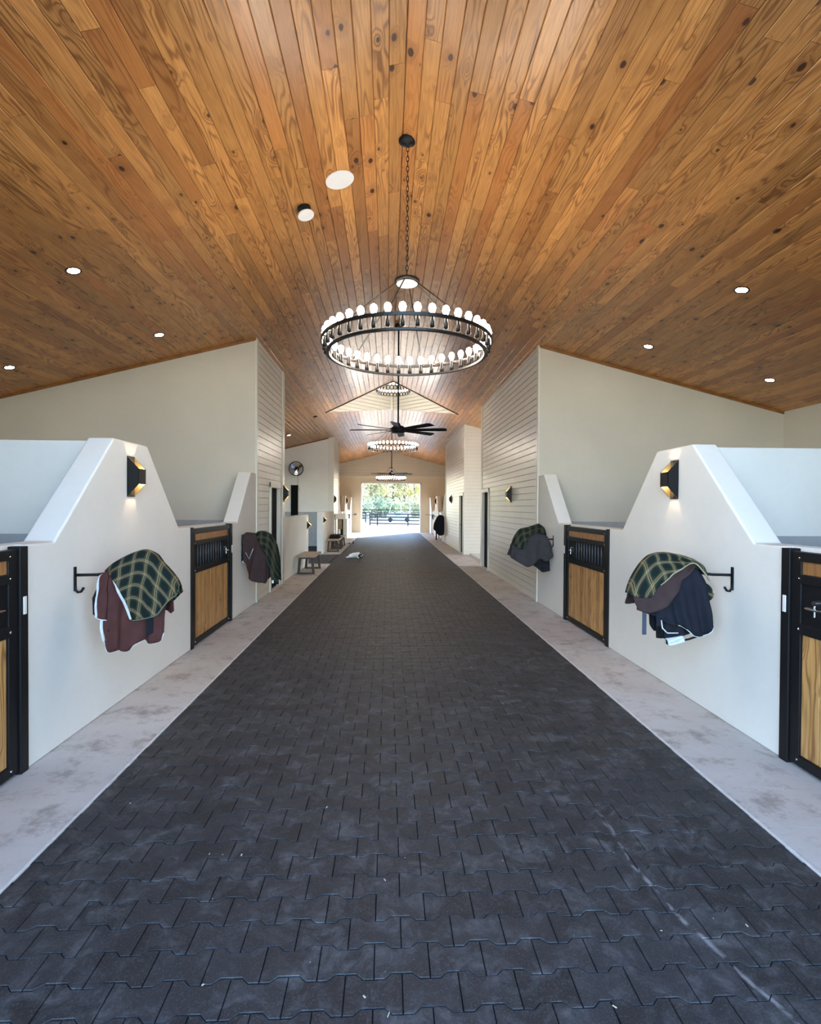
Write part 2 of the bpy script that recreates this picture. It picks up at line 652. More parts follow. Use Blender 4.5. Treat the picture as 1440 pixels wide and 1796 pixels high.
bed.box(AL, AR, Y0, Y1 + 0.2, -0.021, -0.012)
bed.box(XOL, AL - 0.002, 15.0, 18.0, -0.021, -0.012)
bed.box(XOL, XL - TH, 11.4, 15.0, -0.021, -0.012)
bed.box(XOL, XL - TH, 18.0, 21.6, -0.021, -0.012)
bed.build('paver_bed', M['rubber_bed'], floor)

PW, PD, PA = 0.1986, 0.128, 0.0115        # paver width, row pitch, bone amplitude


def paver_outline(cx, cy, xlo, xhi):
    h, q, a = PW / 2 - 0.0018, PW * 0.25, PA
    r = PW * 0.13
    d = PD / 2 - 0.0019
    top = [(-h, d + a), (-q - r / 2, d + a), (-q + r / 2, d - a), (q - r / 2, d - a), (q + r / 2, d + a), (h, d + a)]
    bot = [(x, -y) for x, y in reversed(top)]
    pts = [(cx + x, cy + y) for x, y in top + bot]
    pts = [(min(max(x, xlo), xhi), y) for x, y in pts]
    return pts


def paver_into(mb, pts, dz, r):
    n = len(pts)
    cx = sum(p[0] for p in pts) / n
    cy = sum(p[1] for p in pts) / n
    inn = [(x + (cx - x) * 0.016, y + (cy - y) * 0.03) for x, y in pts]
    vs = [(x, y, dz) for x, y in inn] + [(x, y, dz - 0.002) for x, y in pts] + [(x, y, -0.014) for x, y in pts]
    fs = [tuple(reversed(range(n)))]
    for k in range(n):
        j = (k + 1) % n
        fs.append((k, j, j + n, k + n))
        fs.append((k + n, j + n, j + 2 * n, k + 2 * n))
    mb.add(vs, fs)
    mb.rnd += [r] * len(fs)


pavers = []
row = 0
y = 0.35
while y < Y1 - 0.05:
    off = (row % 2) * PW / 2
    x = AL - PW / 2 + off
    while x < AR + PW / 2:
        lo, hi = max(x - PW / 2, AL), min(x + PW / 2, AR)
        if hi - lo > 0.02:
            pavers.append((x, y, AL, AR))
        x += PW
    y += PD
    row += 1
yy = 15.08
row = 0
while yy < 17.95:
    x = AL - PW / 2 - (row % 2) * PW / 2
    while x > -4.6:
        pavers.append((x, yy, -7, AL - 0.001))
        x -= PW
    yy += PD
    row += 1
scored = []
for i, (x, y, lo, hi) in enumerate(pavers):
    s = project(x, y, 0)
    vis = s and -30 < s[0] < 1470 and s[1] < 1830
    scored.append((-(1.0 / s[2] ** 3) if vis else 0, i))
scored.sort()
near_ids = set(i for s, i in scored[:295])
field = MB()
for i, (x, y, lo, hi) in enumerate(pavers):
    pts = paver_outline(x, y, lo, hi)
    r = (rng.random(), rng.random(), rng.random())
    dz = -0.002 + rng.uniform(-0.0016, 0.0016)
    if i in near_ids:
        mb = MB()
        paver_into(mb, pts, dz, r)
        mb.build('paver', M['rubber'], floor)
    else:
        paver_into(field, pts, dz, r)
o = field.build('paver_field', M['rubber'], floor)
o['kind'] = 'stuff'

# ---- ceiling: roof deck with a diamond opening, pine planks
TH_ = math.atan(SL)
deck = MB()
for s, xo in ((-1, XOL - 0.4), (1, XOR + 0.4)):
    pl = [(XC, Y0), (XC, CUPY - CUPR), (XC + s * CUPR, CUPY), (XC, CUPY + CUPR), (XC, Y1 + 0.3), (xo, Y1 + 0.3), (xo, Y0)]
    deck.prism([(x, y, zc(x) + 0.022) for x, y in pl], (0, 0, 0.12))
ceiling = struct('ceiling', deck, M['trim_wood'])
ceiling['label'] = 'vaulted knotty pine plank ceiling'
PWD = 0.131


def plank_into(mb, sgn, s0, s1, ya0, ya1, yb0, yb1, r):
    """plank between slope distances s0,s1;  ya0/ya1 = start/end at s0,  yb0/yb1 at s1"""
    c, sn = math.cos(TH_), math.sin(TH_)
    g_, ch, t = 0.0012, 0.005, 0.018

    def P(s, h, y):
        return (XC + sgn * (s * c + h * sn), y, ZR - s * sn + h * c)
    prof = [(s0 + g_, t, 0), (s0 + g_, ch, 0), (s0 + g_ + ch, 0, 0), (s1 - g_ - ch, 0, 1), (s1 - g_, ch, 1), (s1 - g_, t, 1)]
    w = s1 - s0
    vs = []
    for end in (0, 1):
        for (s, h, k) in prof:
            tt = (s - s0) / w
            yy_ = (ya0 + (yb0 - ya0) * tt) if end == 0 else (ya1 + (yb1 - ya1) * tt)
            yy_ += 0.0012 if end == 0 else -0.0012
            vs.append(P(s, h, yy_))
    fs = [(i, i + 1, i + 7, i + 6) for i in range(5)] + [(5, 4, 3, 2, 1, 0), (6, 7, 8, 9, 10, 11)]
    if sgn > 0:
        fs = [tuple(reversed(q)) for q in fs]
    mb.add(vs, fs)
    mb.rnd += [r] * len(fs)


planks = []
for sgn, xo in ((-1, XOL), (1, XOR)):
    nmax = int(abs(xo - XC) / math.cos(TH_) / PWD) + 1
    for k in range(nmax):
        s0, s1 = k * PWD, (k + 1) * PWD
        # runs free of the diamond opening
        d0 = CUPR - s0 * math.cos(TH_)
        d1 = CUPR - s1 * math.cos(TH_)
        if d0 > 0.05:
            d1 = max(d1, 0.0)
            runs = [((Y0, Y0), (CUPY - d0, CUPY - d1)), ((CUPY + d0, CUPY + d1), (Y1, Y1))]
        else:
            runs = [((Y0, Y0), (Y1, Y1))]
        for (st, en) in runs:
            ya = st
            first = min(en)
            cur = st[0] + rng.uniform(0.5, 3.2)
            while True:
                if cur > first - 0.5:
                    planks.append((sgn, s0, s1, ya, en))
                    break
                planks.append((sgn, s0, s1, ya, (cur, cur)))
                ya = (cur, cur)
                cur += rng.uniform(1.3, 3.9)
scored = []
for i, (sgn, s0, s1, st, en) in enumerate(planks):
    sc, n = 0.0, 0
    for k in range(7):
        yy = st[0] + (en[0] - st[0]) * (k + 0.5) / 7
        x = XC + sgn * (s0 + s1) / 2 * math.cos(TH_)
        z = ZR - (s0 + s1) / 2 * math.sin(TH_)
        s = project(x, yy, z)
        if s and -20 < s[0] < 1460 and -20 < s[1]:
            if yy > YW and (x < XL - 0.3 or x > XR + 0.3):
                continue
            sc += (z - EYE) / s[2] ** 3 * (en[0] - st[0]) / 7
    scored.append((-sc, i))
scored.sort()
near_ids = set(i for s, i in scored[:295] if s < 0)
field = MB()
for i, (sgn, s0, s1, st, en) in enumerate(planks):
    r = (rng.random(), rng.random(), rng.random())
    if i in near_ids:
        mb = MB()
        plank_into(mb, sgn, s0, s1, st[0], en[0], st[1], en[1], r)
        mb.build('plank', M['ceil'], ceiling)
    else:
        plank_into(field, sgn, s0, s1, st[0], en[0], st[1], en[1], r)
o = field.build('plank_field', M['ceil'], ceiling)
o['kind'] = 'stuff'

# ---- outer walls
w = MB()
for a, b in ((Y0, 15.0), (18.0, Y1)):
    w.box(XOL - 0.2, XOL, a, b, -0.03, zc(XOL) + 0.02)
w.box(XOL - 0.2, XOL, 15.0, 18.0, 2.9, zc(XOL) + 0.02)
struct('wall_left_outer', w, M['plaster'], label='cream outer wall behind the stalls on the left')
w = MB()
for a, b in ((Y0, 14.6), (17.65, Y1)):
    w.box(XOR, XOR + 0.2, a, b, -0.03, zc(XOR) + 0.02)
w.box(XOR, XOR + 0.2, 14.6, 17.65, 2.9, zc(XOR) + 0.02)
struct('wall_right_outer', w, M['plaster'], label='cream outer wall behind the stalls on the right')


# ---- unseen end walls beside the entry, added to keep sky light off the stalls
for nm_, x0, x1 in (('wall_left_entry_unseen', XOL, XL - 0.012), ('wall_right_entry_unseen', XR + 0.012, XOR)):
    w = MB()
    w.prism([(x0, Y0 - 0.2, -0.03), (x1, Y0 - 0.2, -0.03), (x1, Y0 - 0.2, zc(x1)), (x0, Y0 - 0.2, zc(x0))], (0, 0.2, 0))
    struct(nm_, w, M['plaster'], label='unseen cream end wall beside the entry, blocking sky light')

# ---- wing walls (cross walls up to the ceiling)
def cross_wall(name, x0, x1, y0, y1, mat, label):
    w = MB()
    zt = 0.012
    w.prism([(x0, y0, 0), (x1, y0, 0), (x1, y0, zc(x1) + zt), (x0, y0, zc(x0) + zt)], (0, y1 - y0, 0))
    return struct(name, w, mat, label=label)


wl = cross_wall('wall_left_wing', XOL, XL - 0.012, YW, YW + 0.2, M['plaster'], 'cream wing wall rising to the ceiling behind the left stalls')
wr = cross_wall('wall_right_wing', XR + 0.012, XOR, YW, YW + 0.2, M['plaster'], 'cream wing wall rising to the ceiling behind the right stalls')
wl1 = cross_wall('wall_left_partition', XOL, XL - 0.2, 11.14, 11.34, M['stucco'], 'white cross wall at the near side of the wash bay')
wl2 = cross_wall('wall_left_bay', XOL, XL - 0.012, 21.6, 21.8, M['stucco'], 'white wall of the wash bay carrying the round fan')
wl3 = cross_wall('wall_left_far_wing', XOL, XL - 0.2, 23.64, 23.84, M['beige'], 'beige wing wall beside the far left stalls')
wr3 = cross_wall('wall_right_far_wing', XR + 0.2, XOR, 23.3, 23.5, M['beige'], 'beige wing wall beside the far right stalls')
for par, x0, x1, ya in ((wl, XOL, XL, YW), (wr, XR, XOR, YW), (wl2, XOL, XL, 21.6)):
    MB().box(min(x0, x1) + 0.02, max(x0, x1) - TH - 0.0 if x1 == XL else max(x0, x1) - 0.02, ya - 0.02, ya, 0.0, ZL).build('kickboard', M['grey'], par)
# stained trim where the wing walls meet the planks
for i, (x0, x1, ya) in enumerate(((XOL, XL, YW), (XR, XOR, YW), (XOL, XL, 21.6))):
    t = MB()
    t.prism([(x0, ya, zc(x0) - 0.04), (x1, ya, zc(x1) - 0.04), (x1, ya, zc(x1) + 0.002), (x0, ya, zc(x0) + 0.002)], (0, -0.018, 0))
    struct('trim_%d' % (i + 1), t, M['trim_wood'], label='stained wood trim along the top of a wing wall')


# ---- stall fronts with truncated piers
def front_piece(name, side, prof, label, mat):
    w = MB()
    x = XL if side < 0 else XR
    w.prism([(x, y, z) for y, z in prof], (side * TH, 0, 0))
    return struct(name, w, mat, label=label, bevel=0.014, seg=3)


P1, P2, P3, P4 = 3.615, 4.385, 4.98, 5.715
for side, sn in ((-1, 'left'), (1, 'right')):
    d0, d1 = DOOR
    near = [(Y0, 0), (d0[0], 0), (d0[0], ZL), (d0[0] - 0.27, ZL), (0.72, ZT), (Y0, ZT)]
    mid = [(d0[1], 0), (d1[0], 0), (d1[0], ZL), (P4, ZL), (P3, ZT), (P2, ZT), (P1, ZL), (d0[1], ZL)]
    yend = YW + (0.06 if side > 0 else 0.06)
    end = [(d1[1], 0), (yend, 0), (yend, ZT), (8.655, ZT), (7.885, ZL), (d1[1], ZL)]
    front_piece('wall_%s_entry_pier' % sn, side, near, 'white stucco half pier beside the entry on the %s' % sn, M['stucco'])
    front_piece('wall_%s_pier' % sn, side, mid, 'white stucco stall front with a tapered pier on the %s' % sn, M['stucco'])
    front_piece('wall_%s_half_pier' % sn, side, end, 'white stucco half pier against the %s wing wall' % sn, M['stucco'])
    mm = lambda pr: [(MIR - y, z) for y, z in pr]
    ys0 = 23.84 if side < 0 else 23.5
    e2 = [(ys0 if abs(MIR - y - (MIR - yend)) < 1e-6 else MIR - y, z) for y, z in end]
    front_piece('wall_%s_far_entry_pier' % sn, side, mm(near), 'pale half pier beside the far doorway on the %s' % sn, M['stucco'])
    front_piece('wall_%s_far_pier' % sn, side, mm(mid), 'pale tapered pier in the far stall section on the %s' % sn, M['stucco'])
    front_piece('wall_%s_far_half_pier' % sn, side, e2, 'pale half pier where the far stalls begin on the %s' % sn, M['stucco'])
    # sill caps over the doors
    for (a, b) in (d0, d1, (MIR - d0[1], MIR - d0[0]), (MIR - d1[1], MIR - d1[0])):
        c = MB()
        xa, xb = (XL - TH, XL - 0.075) if side < 0 else (XR + 0.075, XR + TH)
        c.box(xa, xb, a, b, ZL - 0.03, ZL)
        struct('trim_%d' % (10 + int(a * 2) + (50 if side > 0 else 0)), c, M['stucco'], label='white cap over a stall door')
    # divider walls between stalls
    for yc_, nm, mat in ((4.68, 'divider', M['stucco']), (MIR - 4.68, 'far_divider', M['beige'])):
        w = MB()
        xa, xb = (XOL, XL - TH) if side < 0 else (XR + TH, XOR)
        w.box(xa, xb, yc_ - 0.1, yc_ + 0.1, 0, ZT)
        dv = struct('wall_%s_%s' % (sn, nm), w, mat, label='white dividing wall between two stalls on the %s' % sn, bevel=0.012)
        k = MB()
        k.box(xa + 0.02, xb, yc_ - 0.118, yc_ - 0.1, 0, ZL)
        k.box(xa + 0.02, xb, yc_ + 0.1, yc_ + 0.118, 0, ZL)
        k.build('kickboard', M['grey'], dv)

# ---- low wash-bay walls on the left
w = MB().box(XL - TH, XL, 11.34, 14.87, 0, ZL)
struct('wall_left_low', w, M['stucco'], label='low white wall of the wash bay behind the first bench', bevel=0.014)
w = MB().box(XL - TH, XL, 18.2, 21.6, 0, ZL + 0.03)
struct('wall_left_low_far', w, M['stucco'], label='low white wall of the wash bay behind the second bench', bevel=0.014)


# ---- shiplap walls
BP = 0.119


def ship_wall(name, x, y0, y1, z1, face, label, openings=(), single=True):
    """wall along Y at plane x, boards proud towards `face` (+1/-1 in X)"""
    w = MB()
    holes = sorted(openings)
    segs, c = [], y0
    for (a, b, h) in holes:
        segs.append((c, a, 0))
        segs.append((a, b, h))
        c = b
    segs.append((c, y1, 0))
    xb = x - face * 0.016
    for a, b, zb in segs:
        if b - a > 0.005:
            w.box(min(xb, x - face * 0.2), max(xb, x - face * 0.2), a, b, zb, z1)
    ws = struct(name, w, M['ship_back'], label=label)
    joined = MB()
    k = 0
    while k * BP < z1 - 0.01:
        z0, zt = k * BP + 0.004, min((k + 1) * BP - 0.004, z1)
        spans, c = [], y0
        for (a, b, h) in holes:
            if z0 < h:
                spans.append((c, a))
                c = b
        spans.append((c, y1))
        mb = MB() if single else joined
        for a, b in spans:
            if b - a > 0.03:
                # tapered shiplap: proud at the lower edge
                mb.prism([(x, a, z0), (x - face * 0.004, a, zt), (x - face * 0.016, a, zt), (x - face * 0.016, a, z0)], (0, b - a, 0))
        if single and mb.v:
            mb.build('board', M['ship'], ws)
        k += 1
    if not single:
        q = joined.build('boards', M['ship'], ws)
        q['kind'] = 'stuff'
    return ws


swl = ship_wall('wall_left_shiplap', XL, YW + 0.06, 11.30, zc(XL), 1, 'cream shiplap wall with a black door on the left', [(10.10, 10.88, 2.0)])
swr = ship_wall('wall_right_shiplap', XR, YW + 0.06, 14.46, zc(XR), -1, 'cream shiplap wall with a black door on the right', [(13.48, 14.30, 2.04)])
swr2 = ship_wall('wall_right_shiplap_far', XR, 17.79, 23.46, zc(XR), -1, 'cream shiplap wall beyond the side passage on the right', [(18.05, 18.92, 2.04)], single=False)
swl2 = ship_wall('wall_left_shiplap_far', XL, 21.66, 23.84, zc(XL), 1, 'shaded shiplap return beside the far stalls on the left', single=False)
# shiplap across the side passage on the right
w = MB()
w.prism([(XR + 0.0, 17.77, 0), (XOR, 17.77, 0), (XOR, 17.77, zc(XOR)), (XR, 17.77, zc(XR))], (0, 0.16, 0))
pw = struct('wall_right_passage', w, M['ship_back'], label='cream shiplap wall across the side passage on the right')
bj = MB()
for k in range(40):
    poly = clip([(XR - 0.0, k * BP + 0.0025), (XOR, k * BP + 0.0025), (XOR, (k + 1) * BP - 0.0025), (XR - 0.0, (k + 1) * BP - 0.0025)], -SL, -1.0, ZR + SL * XC)
    if poly:
        bj.prism([(s, 17.77, z) for s, z in poly], (0, -0.016, 0))
o = bj.build('boards', M['ship'], pw)
o['kind'] = 'stuff'
w = MB()
w.prism([(XR + 0.2, 14.30, 0), (XOR, 14.30, 0), (XOR, 14.30, zc(XOR)), (XR + 0.2, 14.30, zc(XR + 0.2))], (0, 0.2, 0))
struct('wall_right_passage_near', w, M['ship'], label='cream wall at the near side of the passage on the right')

# corner boards and casings
def corner(n, x0, x1, y0, y1, z1, mat='trim', label='cream corner board on a shiplap wall'):
    t = MB().box(min(x0, x1), max(x0, x1), y0, y1, 0.0, z1)
    struct('trim_%d' % n, t, M[mat], label=label, bevel=0.004)


corner(101, XL - 0.02, XL + 0.018, 8.985, 9.09, zc(XL) - 0.002)
corner(102, XR - 0.018, XR + 0.02, 8.985, 9.09, zc(XR) - 0.002)
corner(103, XL - 0.20, XL + 0.02, 11.16, 11.36, zc(XL) - 0.002, label='cream end post of the left shiplap wall')
corner(104, XR - 0.02, XR + 0.20, 14.41, 14.52, zc(XR) - 0.002)
corner(105, XR - 0.02, XR + 0.02, 17.735, 17.84, zc(XR) - 0.002)
corner(106, XL - 0.20, XL + 0.02, 21.57, 21.68, zc(XL) - 0.002)
corner(107, XL - 0.20, XL + 0.022, 23.74, 23.86, zc(XL) - 0.002)
corner(108, XR - 0.022, XR + 0.20, 23.42, 23.52, zc(XR) - 0.002)


# black doors in the shiplap walls
def black_door(n, x, face, y0, y1, h, label, handle_near):
    d = MB().box(min(x - face * 0.05, x - face * 0.10), max(x - face * 0.05, x - face * 0.10), y0 + 0.005, y1 - 0.005, 0.012, h - 0.005)
    o = struct('door_%d' % n, d, M['black_door'], label=label)
    c = MB()
    for a, b in ((y0 - 0.085, y0 + 0.004), (y1 - 0.004, y1 + 0.085)):
        c.box(min(x - face * 0.06, x + face * 0.022), max(x - face * 0.06, x + face * 0.022), a, b, 0.0, h + 0.09)
    c.box(min(x - face * 0.06, x + face * 0.024), max(x - face * 0.06, x + face * 0.024), y0 - 0.085, y1 + 0.085, h - 0.004, h + 0.09)
    c.build('casing', M['trim'], o)
    p = MB()
    xf = x - face * 0.05
    for z0, z1 in ((0.2, 0.95), (1.1, h - 0.15)):
        p.box(min(xf, xf + face * 0.008), max(xf, xf + face * 0.008), y0 + 0.12, y1 - 0.12, z0, z1)
    p.build('door_panel', M['black_door'], o)
    yh = y0 + 0.07 if handle_near else y1 - 0.07
    hd = MB()
    hd.cyl((xf, yh, 1.0), (xf + face * 0.05, yh, 1.0), 0.012, n=10)
    hd.tube([(xf + face * 0.05, yh, 1.0), (xf + face * 0.05, yh + (0.1 if handle_near else -0.1), 1.0)], 0.009, 8)
    hd.build('door_handle', M['iron'], o)
    sl = MB().box(min(x - face * 0.12, x + face * 0.03), max(x - face * 0.12, x + face * 0.03), y0, y1, 0.0, 0.012)
    sl.build('door_sill', M['slab'], o)


black_door(1, XL, 1, 10.10, 10.88, 2.0, 'black door at the end of the left shiplap wall', True)
black_door(2, XR, -1, 13.48, 14.30, 2.04, 'tall black door before the side passage on the right', True)
black_door(3, XR, -1, 18.05, 18.92, 2.04, 'narrow black door beyond the side passage on the right', False)

# ---- far end wall with the big doorway
DX0, DX1, DZ = -1.71, 2.08, 3.12
w = MB()
for a, b in ((XOL, DX0), (DX1, XOR)):
    w.box(a, b, Y1, Y1 + 0.25, 0, 3.51)
w.box(DX0, DX1, Y1, Y1 + 0.25, DZ, 3.51)
ew = struct('wall_end', w, M['beige'], label='beige end wall around the open far doorway')
w = MB()
w.prism([(XOL, Y1 + 0.02, 3.3), (XOR, Y1 + 0.02, 3.3), (XOR, Y1 + 0.02, 3.4), (XC, Y1 + 0.02, ZR), (XOL, Y1 + 0.02, 3.4)], (0, 0.2, 0))
gw = struct('wall_gable', w, M['ship_back'], label='shiplap gable above the far doorway')
bj = MB()
k = 0
while 3.51 + k * BP < ZR:
    z0, z1 = 3.51 + k * BP + 0.006, 3.51 + (k + 1) * BP - 0.006
    poly = clip([(XOL, z0), (XOR, z0), (XOR, z1), (XOL, z1)], -SL, -1, ZR + SL * XC)
    poly = poly and clip(poly, SL, -1, ZR - SL * XC)
    if poly:
        bj.prism([(s, Y1 + 0.02, z) for s, z in poly], (0, -0.018, 0))
    k += 1
o = bj.build('boards', M['plaster'], gw)
o['kind'] = 'stuff'
t = MB()
t.box(-3.6, 4.0, Y1 - 0.035, Y1, 3.46, 3.53)
struct('trim_120', t, M['ship'], label='trim board under the far gable')
t = MB()
for a, b in ((DX0 - 0.01, DX0 + 0.07), (DX1 - 0.07, DX1 + 0.01)):
    t.box(a, b, Y1 - 0.02, Y1 + 0.28, 0, DZ + 0.01)
t.box(DX0 - 0.01, DX1 + 0.01, Y1 - 0.02, Y1 + 0.28, DZ - 0.06, DZ + 0.02)
struct('door_4', t, M['white_trim'], label='white frame of the open far doorway')
t = MB().box(-2.10, -1.98, Y1 - 0.02, Y1, 1.08, 1.18)
kp = t.build('wall_switch', M['black'])
tag(kp, 'small dark switch plate on the beige wall left of the far doorway', 'switch')
s_ = MB().box(-2.075, -2.005, Y1 - 0.026, Y1 - 0.02, 1.10, 1.16)
s_.build('button_panel', M['grey'], kp)

# ---- diamond cupola
CT = 7.4
corners = [(CUPX, CUPY - CUPR), (CUPX + CUPR, CUPY), (CUPX, CUPY + CUPR), (CUPX - CUPR, CUPY)]
nm = ('wall_cupola_near_right', 'wall_cupola_far_right', 'wall_cupola_far_left', 'wall_cupola_near_left')
for i in range(4):
    a, b = Vector((*corners[i], 0)), Vector((*corners[(i + 1) % 4], 0))
    L_ = (b - a).length
    d = (b - a) / L_
    nout = Vector((d.y, -d.x, 0))
    za, zb = zc(a.x) - 0.004, zc(b.x) - 0.004
    INS = -0.03
    w = MB()
    w.prism([a + Vector((0, 0, za)) + nout * INS, b + Vector((0, 0, zb)) + nout * INS, b + Vector((0, 0, CT)) + nout * INS, a + Vector((0, 0, CT)) + nout * INS], nout * 0.029)
    cw = struct(nm[i], w, M['ship_back'], label='cream shiplap side of the diamond cupola over the aisle')
    bj = MB()
    z = 4.5
    while z < CT:
        poly = clip([(0, z + 0.007), (L_, z + 0.007), (L_, z + BP - 0.007), (0, z + BP - 0.007)], -(zb - za) / L_, 1.0, -za)
        if poly:
            bj.prism([a + d * s + Vector((0, 0, q)) + nout * INS for s, q in poly], nout * -0.016)
        z += BP
    o = bj.build('boards', M['ship'], cw)
    o['kind'] = 'stuff'
    # dark bead along the lower edge
    t = MB()
    p0 = a + Vector((0, 0, zc(a.x) - 0.022))
    p1 = b + Vector((0, 0, zc(b.x) - 0.022))
    if i in (0, 3):
        t.prism([p0, p1, p1 + Vector((0, 0, 0.03)), p0 + Vector((0, 0, 0.03))], nout * 0.03)
        struct('trim_%d' % (130 + i), t, M['iron'], label='dark bead along the near edge of the cupola opening')
w = MB()
w.prism([(x, y, CT) for x, y in corners], (0, 0, 0.1))
struct('ceiling_cupola', w, M['ship'], label='flat cream lid of the cupola')
t = MB().box(CUPX - 0.05, CUPX + 0.05, CUPY + CUPR - 0.10, CUPY + CUPR - 0.02, 5.02, CT)
struct('trim_140', t, M['ship'], label='corner board at the far corner of the cupola')

# ================================================================== OBJECTS
bulb_mb = MB().lathe([(0.012, -0.03), (0.024, 0.0), (0.031, 0.025), (0.023, 0.05), (0.005, 0.062)], n=9)
BULB = bulb_mb.mesh('bulb', M['bulb'], smooth=True)
BULB_DIM = bulb_mb.mesh('bulb', emitter('dimmed_bulb_glow', WARM, BULB_E * 0.35), smooth=True)
cup_mb = MB().lathe([(0.010, -0.10), (0.021, -0.095), (0.019, -0.05), (0.015, -0.02), (0.017, 0.0), (0.012, 0.002)], n=12)
CUP = cup_mb.mesh('candle_cup', M['iron'], smooth=True)


def torus(mb, c, R, r, n=48, m=8, hz=1.0, flat=None):
    """flat=(w,h): rectangular band section"""
    vs, fs = [], []
    if flat:
        w, h = flat
        sec = [(-w / 2, -h / 2), (w / 2, -h / 2), (w / 2, h / 2), (-w / 2, h / 2)]
    else:
        sec = [(r * math.cos(2 * PI * k / m), r * math.sin(2 * PI * k / m)) for k in range(m)]
    m = len(sec)
    for i in range(n):
        a = 2 * PI * i / n
        for (dr, dz) in sec:
            vs.append((c[0] + (R + dr) * math.cos(a), c[1] + (R + dr) * math.sin(a), c[2] + dz))
    for i in range(n):
        j = (i + 1) % n
        for k in range(m):
            l = (k + 1) % m
            fs.append((i * m + k, j * m + k, j * m + l, i * m + l))
    mb.add(vs, fs)


def chandelier(label, x, y, z, R, nb, hub, top, bulb=None, into=None, canopy=True):
    """z = height of the lower ring"""
    t = into or thing('ring_chandelier', label, 'chandelier', (x, y, z), 'ring chandeliers over the aisle')
    dz = z - t.location.z
    ru, rl = MB(), MB()
    torus(ru, (x, y, z + 0.105), R * 1.04, 0, 72, flat=(0.014, 0.028))
    ru.build('upper_ring', M['iron'], t)
    torus(rl, (x, y, z), R * 0.965, 0, 72, flat=(0.03, 0.018))
    rl.build('lower_ring', M['iron'], t)
    cb = link('candle_cup', CUP, t, (R, 0, 0.115 + dz))
    for k in range(nb):
        a = 2 * PI * (k + 0.5) / nb
        p = (R * math.cos(a), R * math.sin(a), 0.115 + dz)
        if k:
            cb = link('candle_cup', CUP, t)
        cb.location = p
        link('bulb', bulb or BULB, t, (p[0], p[1], 0.145 + dz))
    rods = MB()
    for k in range(6):
        a = 2 * PI * (k + 0.25) / 6
        rods_ = MB()
        rods_.cyl((x + R * 1.0 * math.cos(a), y + R * math.sin(a), z + 0.105), (x + 0.09 * math.cos(a), y + 0.09 * math.sin(a), hub), 0.0055, n=6)
        rods_.build('rod', M['iron'], t)
    h = MB().lathe([(0.10, hub - 0.012), (0.115, hub - 0.012), (0.118, hub + 0.02), (0.09, hub + 0.035), (0.03, hub + 0.05), (0.012, hub + 0.07)], (x, y, 0), 24)
    h.build('hub', M['iron'], t, smooth=True)
    hp = MB().lathe([(0.0, hub - 0.016), (0.10, hub - 0.016), (0.10, hub - 0.004), (0.0, hub - 0.004)], (x, y, 0), 24)
    hp.build('hub_plate', M['grey'], t)
    ch = MB()
    zz, k = hub + 0.06, 0
    step = 0.046
    while zz < top - 0.05:
        pts = []
        for q in range(10):
            a = 2 * PI * q / 10
            u, v = 0.011 * math.cos(a), 0.030 * math.sin(a)
            pts.append((x + (u if k % 2 else 0), y + (0 if k % 2 else u), zz + 0.028 + v))
        ch.tube(pts, 0.0036, 5, closed=True)
        zz += step
        k += 1
    ch.build('chain', M['iron'], t, smooth=True)
    if not canopy:
        return t
    c = MB().lathe([(0.085, top), (0.085, top - 0.012), (0.06, top - 0.028), (0.02, top - 0.036), (0.012, top - 0.06)], (x, y, 0), 24)
    c.build('ceiling_canopy', M['black'], t, smooth=True)
    return t


chandelier('large black ring chandelier with glowing bulbs, nearest to the camera', 0.168, 4.93, 3.065, 0.76, 40, 3.745, zc(0.168) + 0.004)
two = chandelier('two-tier ring chandelier hanging down from the cupola behind the black fan', 0.15, 16.45, 3.40, 0.76, 40, 4.06, 5.73, canopy=False)
chandelier('', 0.15, 16.45, 5.20, 0.52, 30, 5.70, CT, BULB_DIM, into=two)
chandelier('farthest ring chandelier, just above the far doorway', 0.16, 28.0, 3.00, 0.76, 40, 3.66, zc(0.16) + 0.004)

def ceiling_fan(label, x, y, z, phi, mat):
    top = zc(x)
    t = thing('ceiling_fan', label, 'ceiling fan', (x, y, z), 'ceiling fans over the aisle')
    MB().lathe([(0.05, z - 0.075), (0.115, z - 0.07), (0.135, z - 0.04), (0.135, z + 0.02), (0.10, z + 0.055), (0.05, z + 0.075), (0.03, z + 0.12)], (x, y, 0), 28).build('motor', mat, t, smooth=True)
    MB().cyl((x, y, z + 0.1), (x, y, top - 0.03), 0.016, n=10).build('downrod', mat, t, smooth=True)
    MB().lathe([(0.075, top + 0.003), (0.075, top - 0.03), (0.045, top - 0.075), (0.02, top - 0.09)], (x, y, 0), 20).build('ceiling_canopy', mat, t, smooth=True)
    pit = math.radians(14)
    for k in range(8):
        a = phi + k * PI / 4
        er = Vector((math.cos(a), math.sin(a), 0))
        et = Vector((-math.sin(a), math.cos(a), 0))
        up = Vector((0, 0, 1))
        wv = et * math.cos(pit) - up * math.sin(pit)
        nv = er.cross(wv)
        c = Vector((x, y, z - 0.02))
        arm = MB()
        arm.prism([c + er * 0.10 - wv * 0.02, c + er * 0.10 + wv * 0.02, c + er * 0.24 + wv * 0.035, c + er * 0.24 - wv * 0.035], nv * 0.006)
        b = MB()
        P = [c + er * 0.19 - wv * 0.052, c + er * 0.86 - wv * 0.068, c + er * 0.915 - wv * 0.04, c + er * 0.915 + wv * 0.068, c + er * 0.19 + wv * 0.052]
        b.prism([p + nv * 0.006 for p in P], nv * 0.008)
        bo = b.build('blade', mat, t)
        arm.build('blade_bracket', mat, bo)
    return t


ceiling_fan('black eight-blade ceiling fan hanging nearest to the camera', 0.185, 9.9, 3.10, math.radians(-6), M['black'])
ceiling_fan('dark ceiling fan farther away, in front of the far gable', 0.16, 23.3, 3.10, math.radians(3), M['iron'])


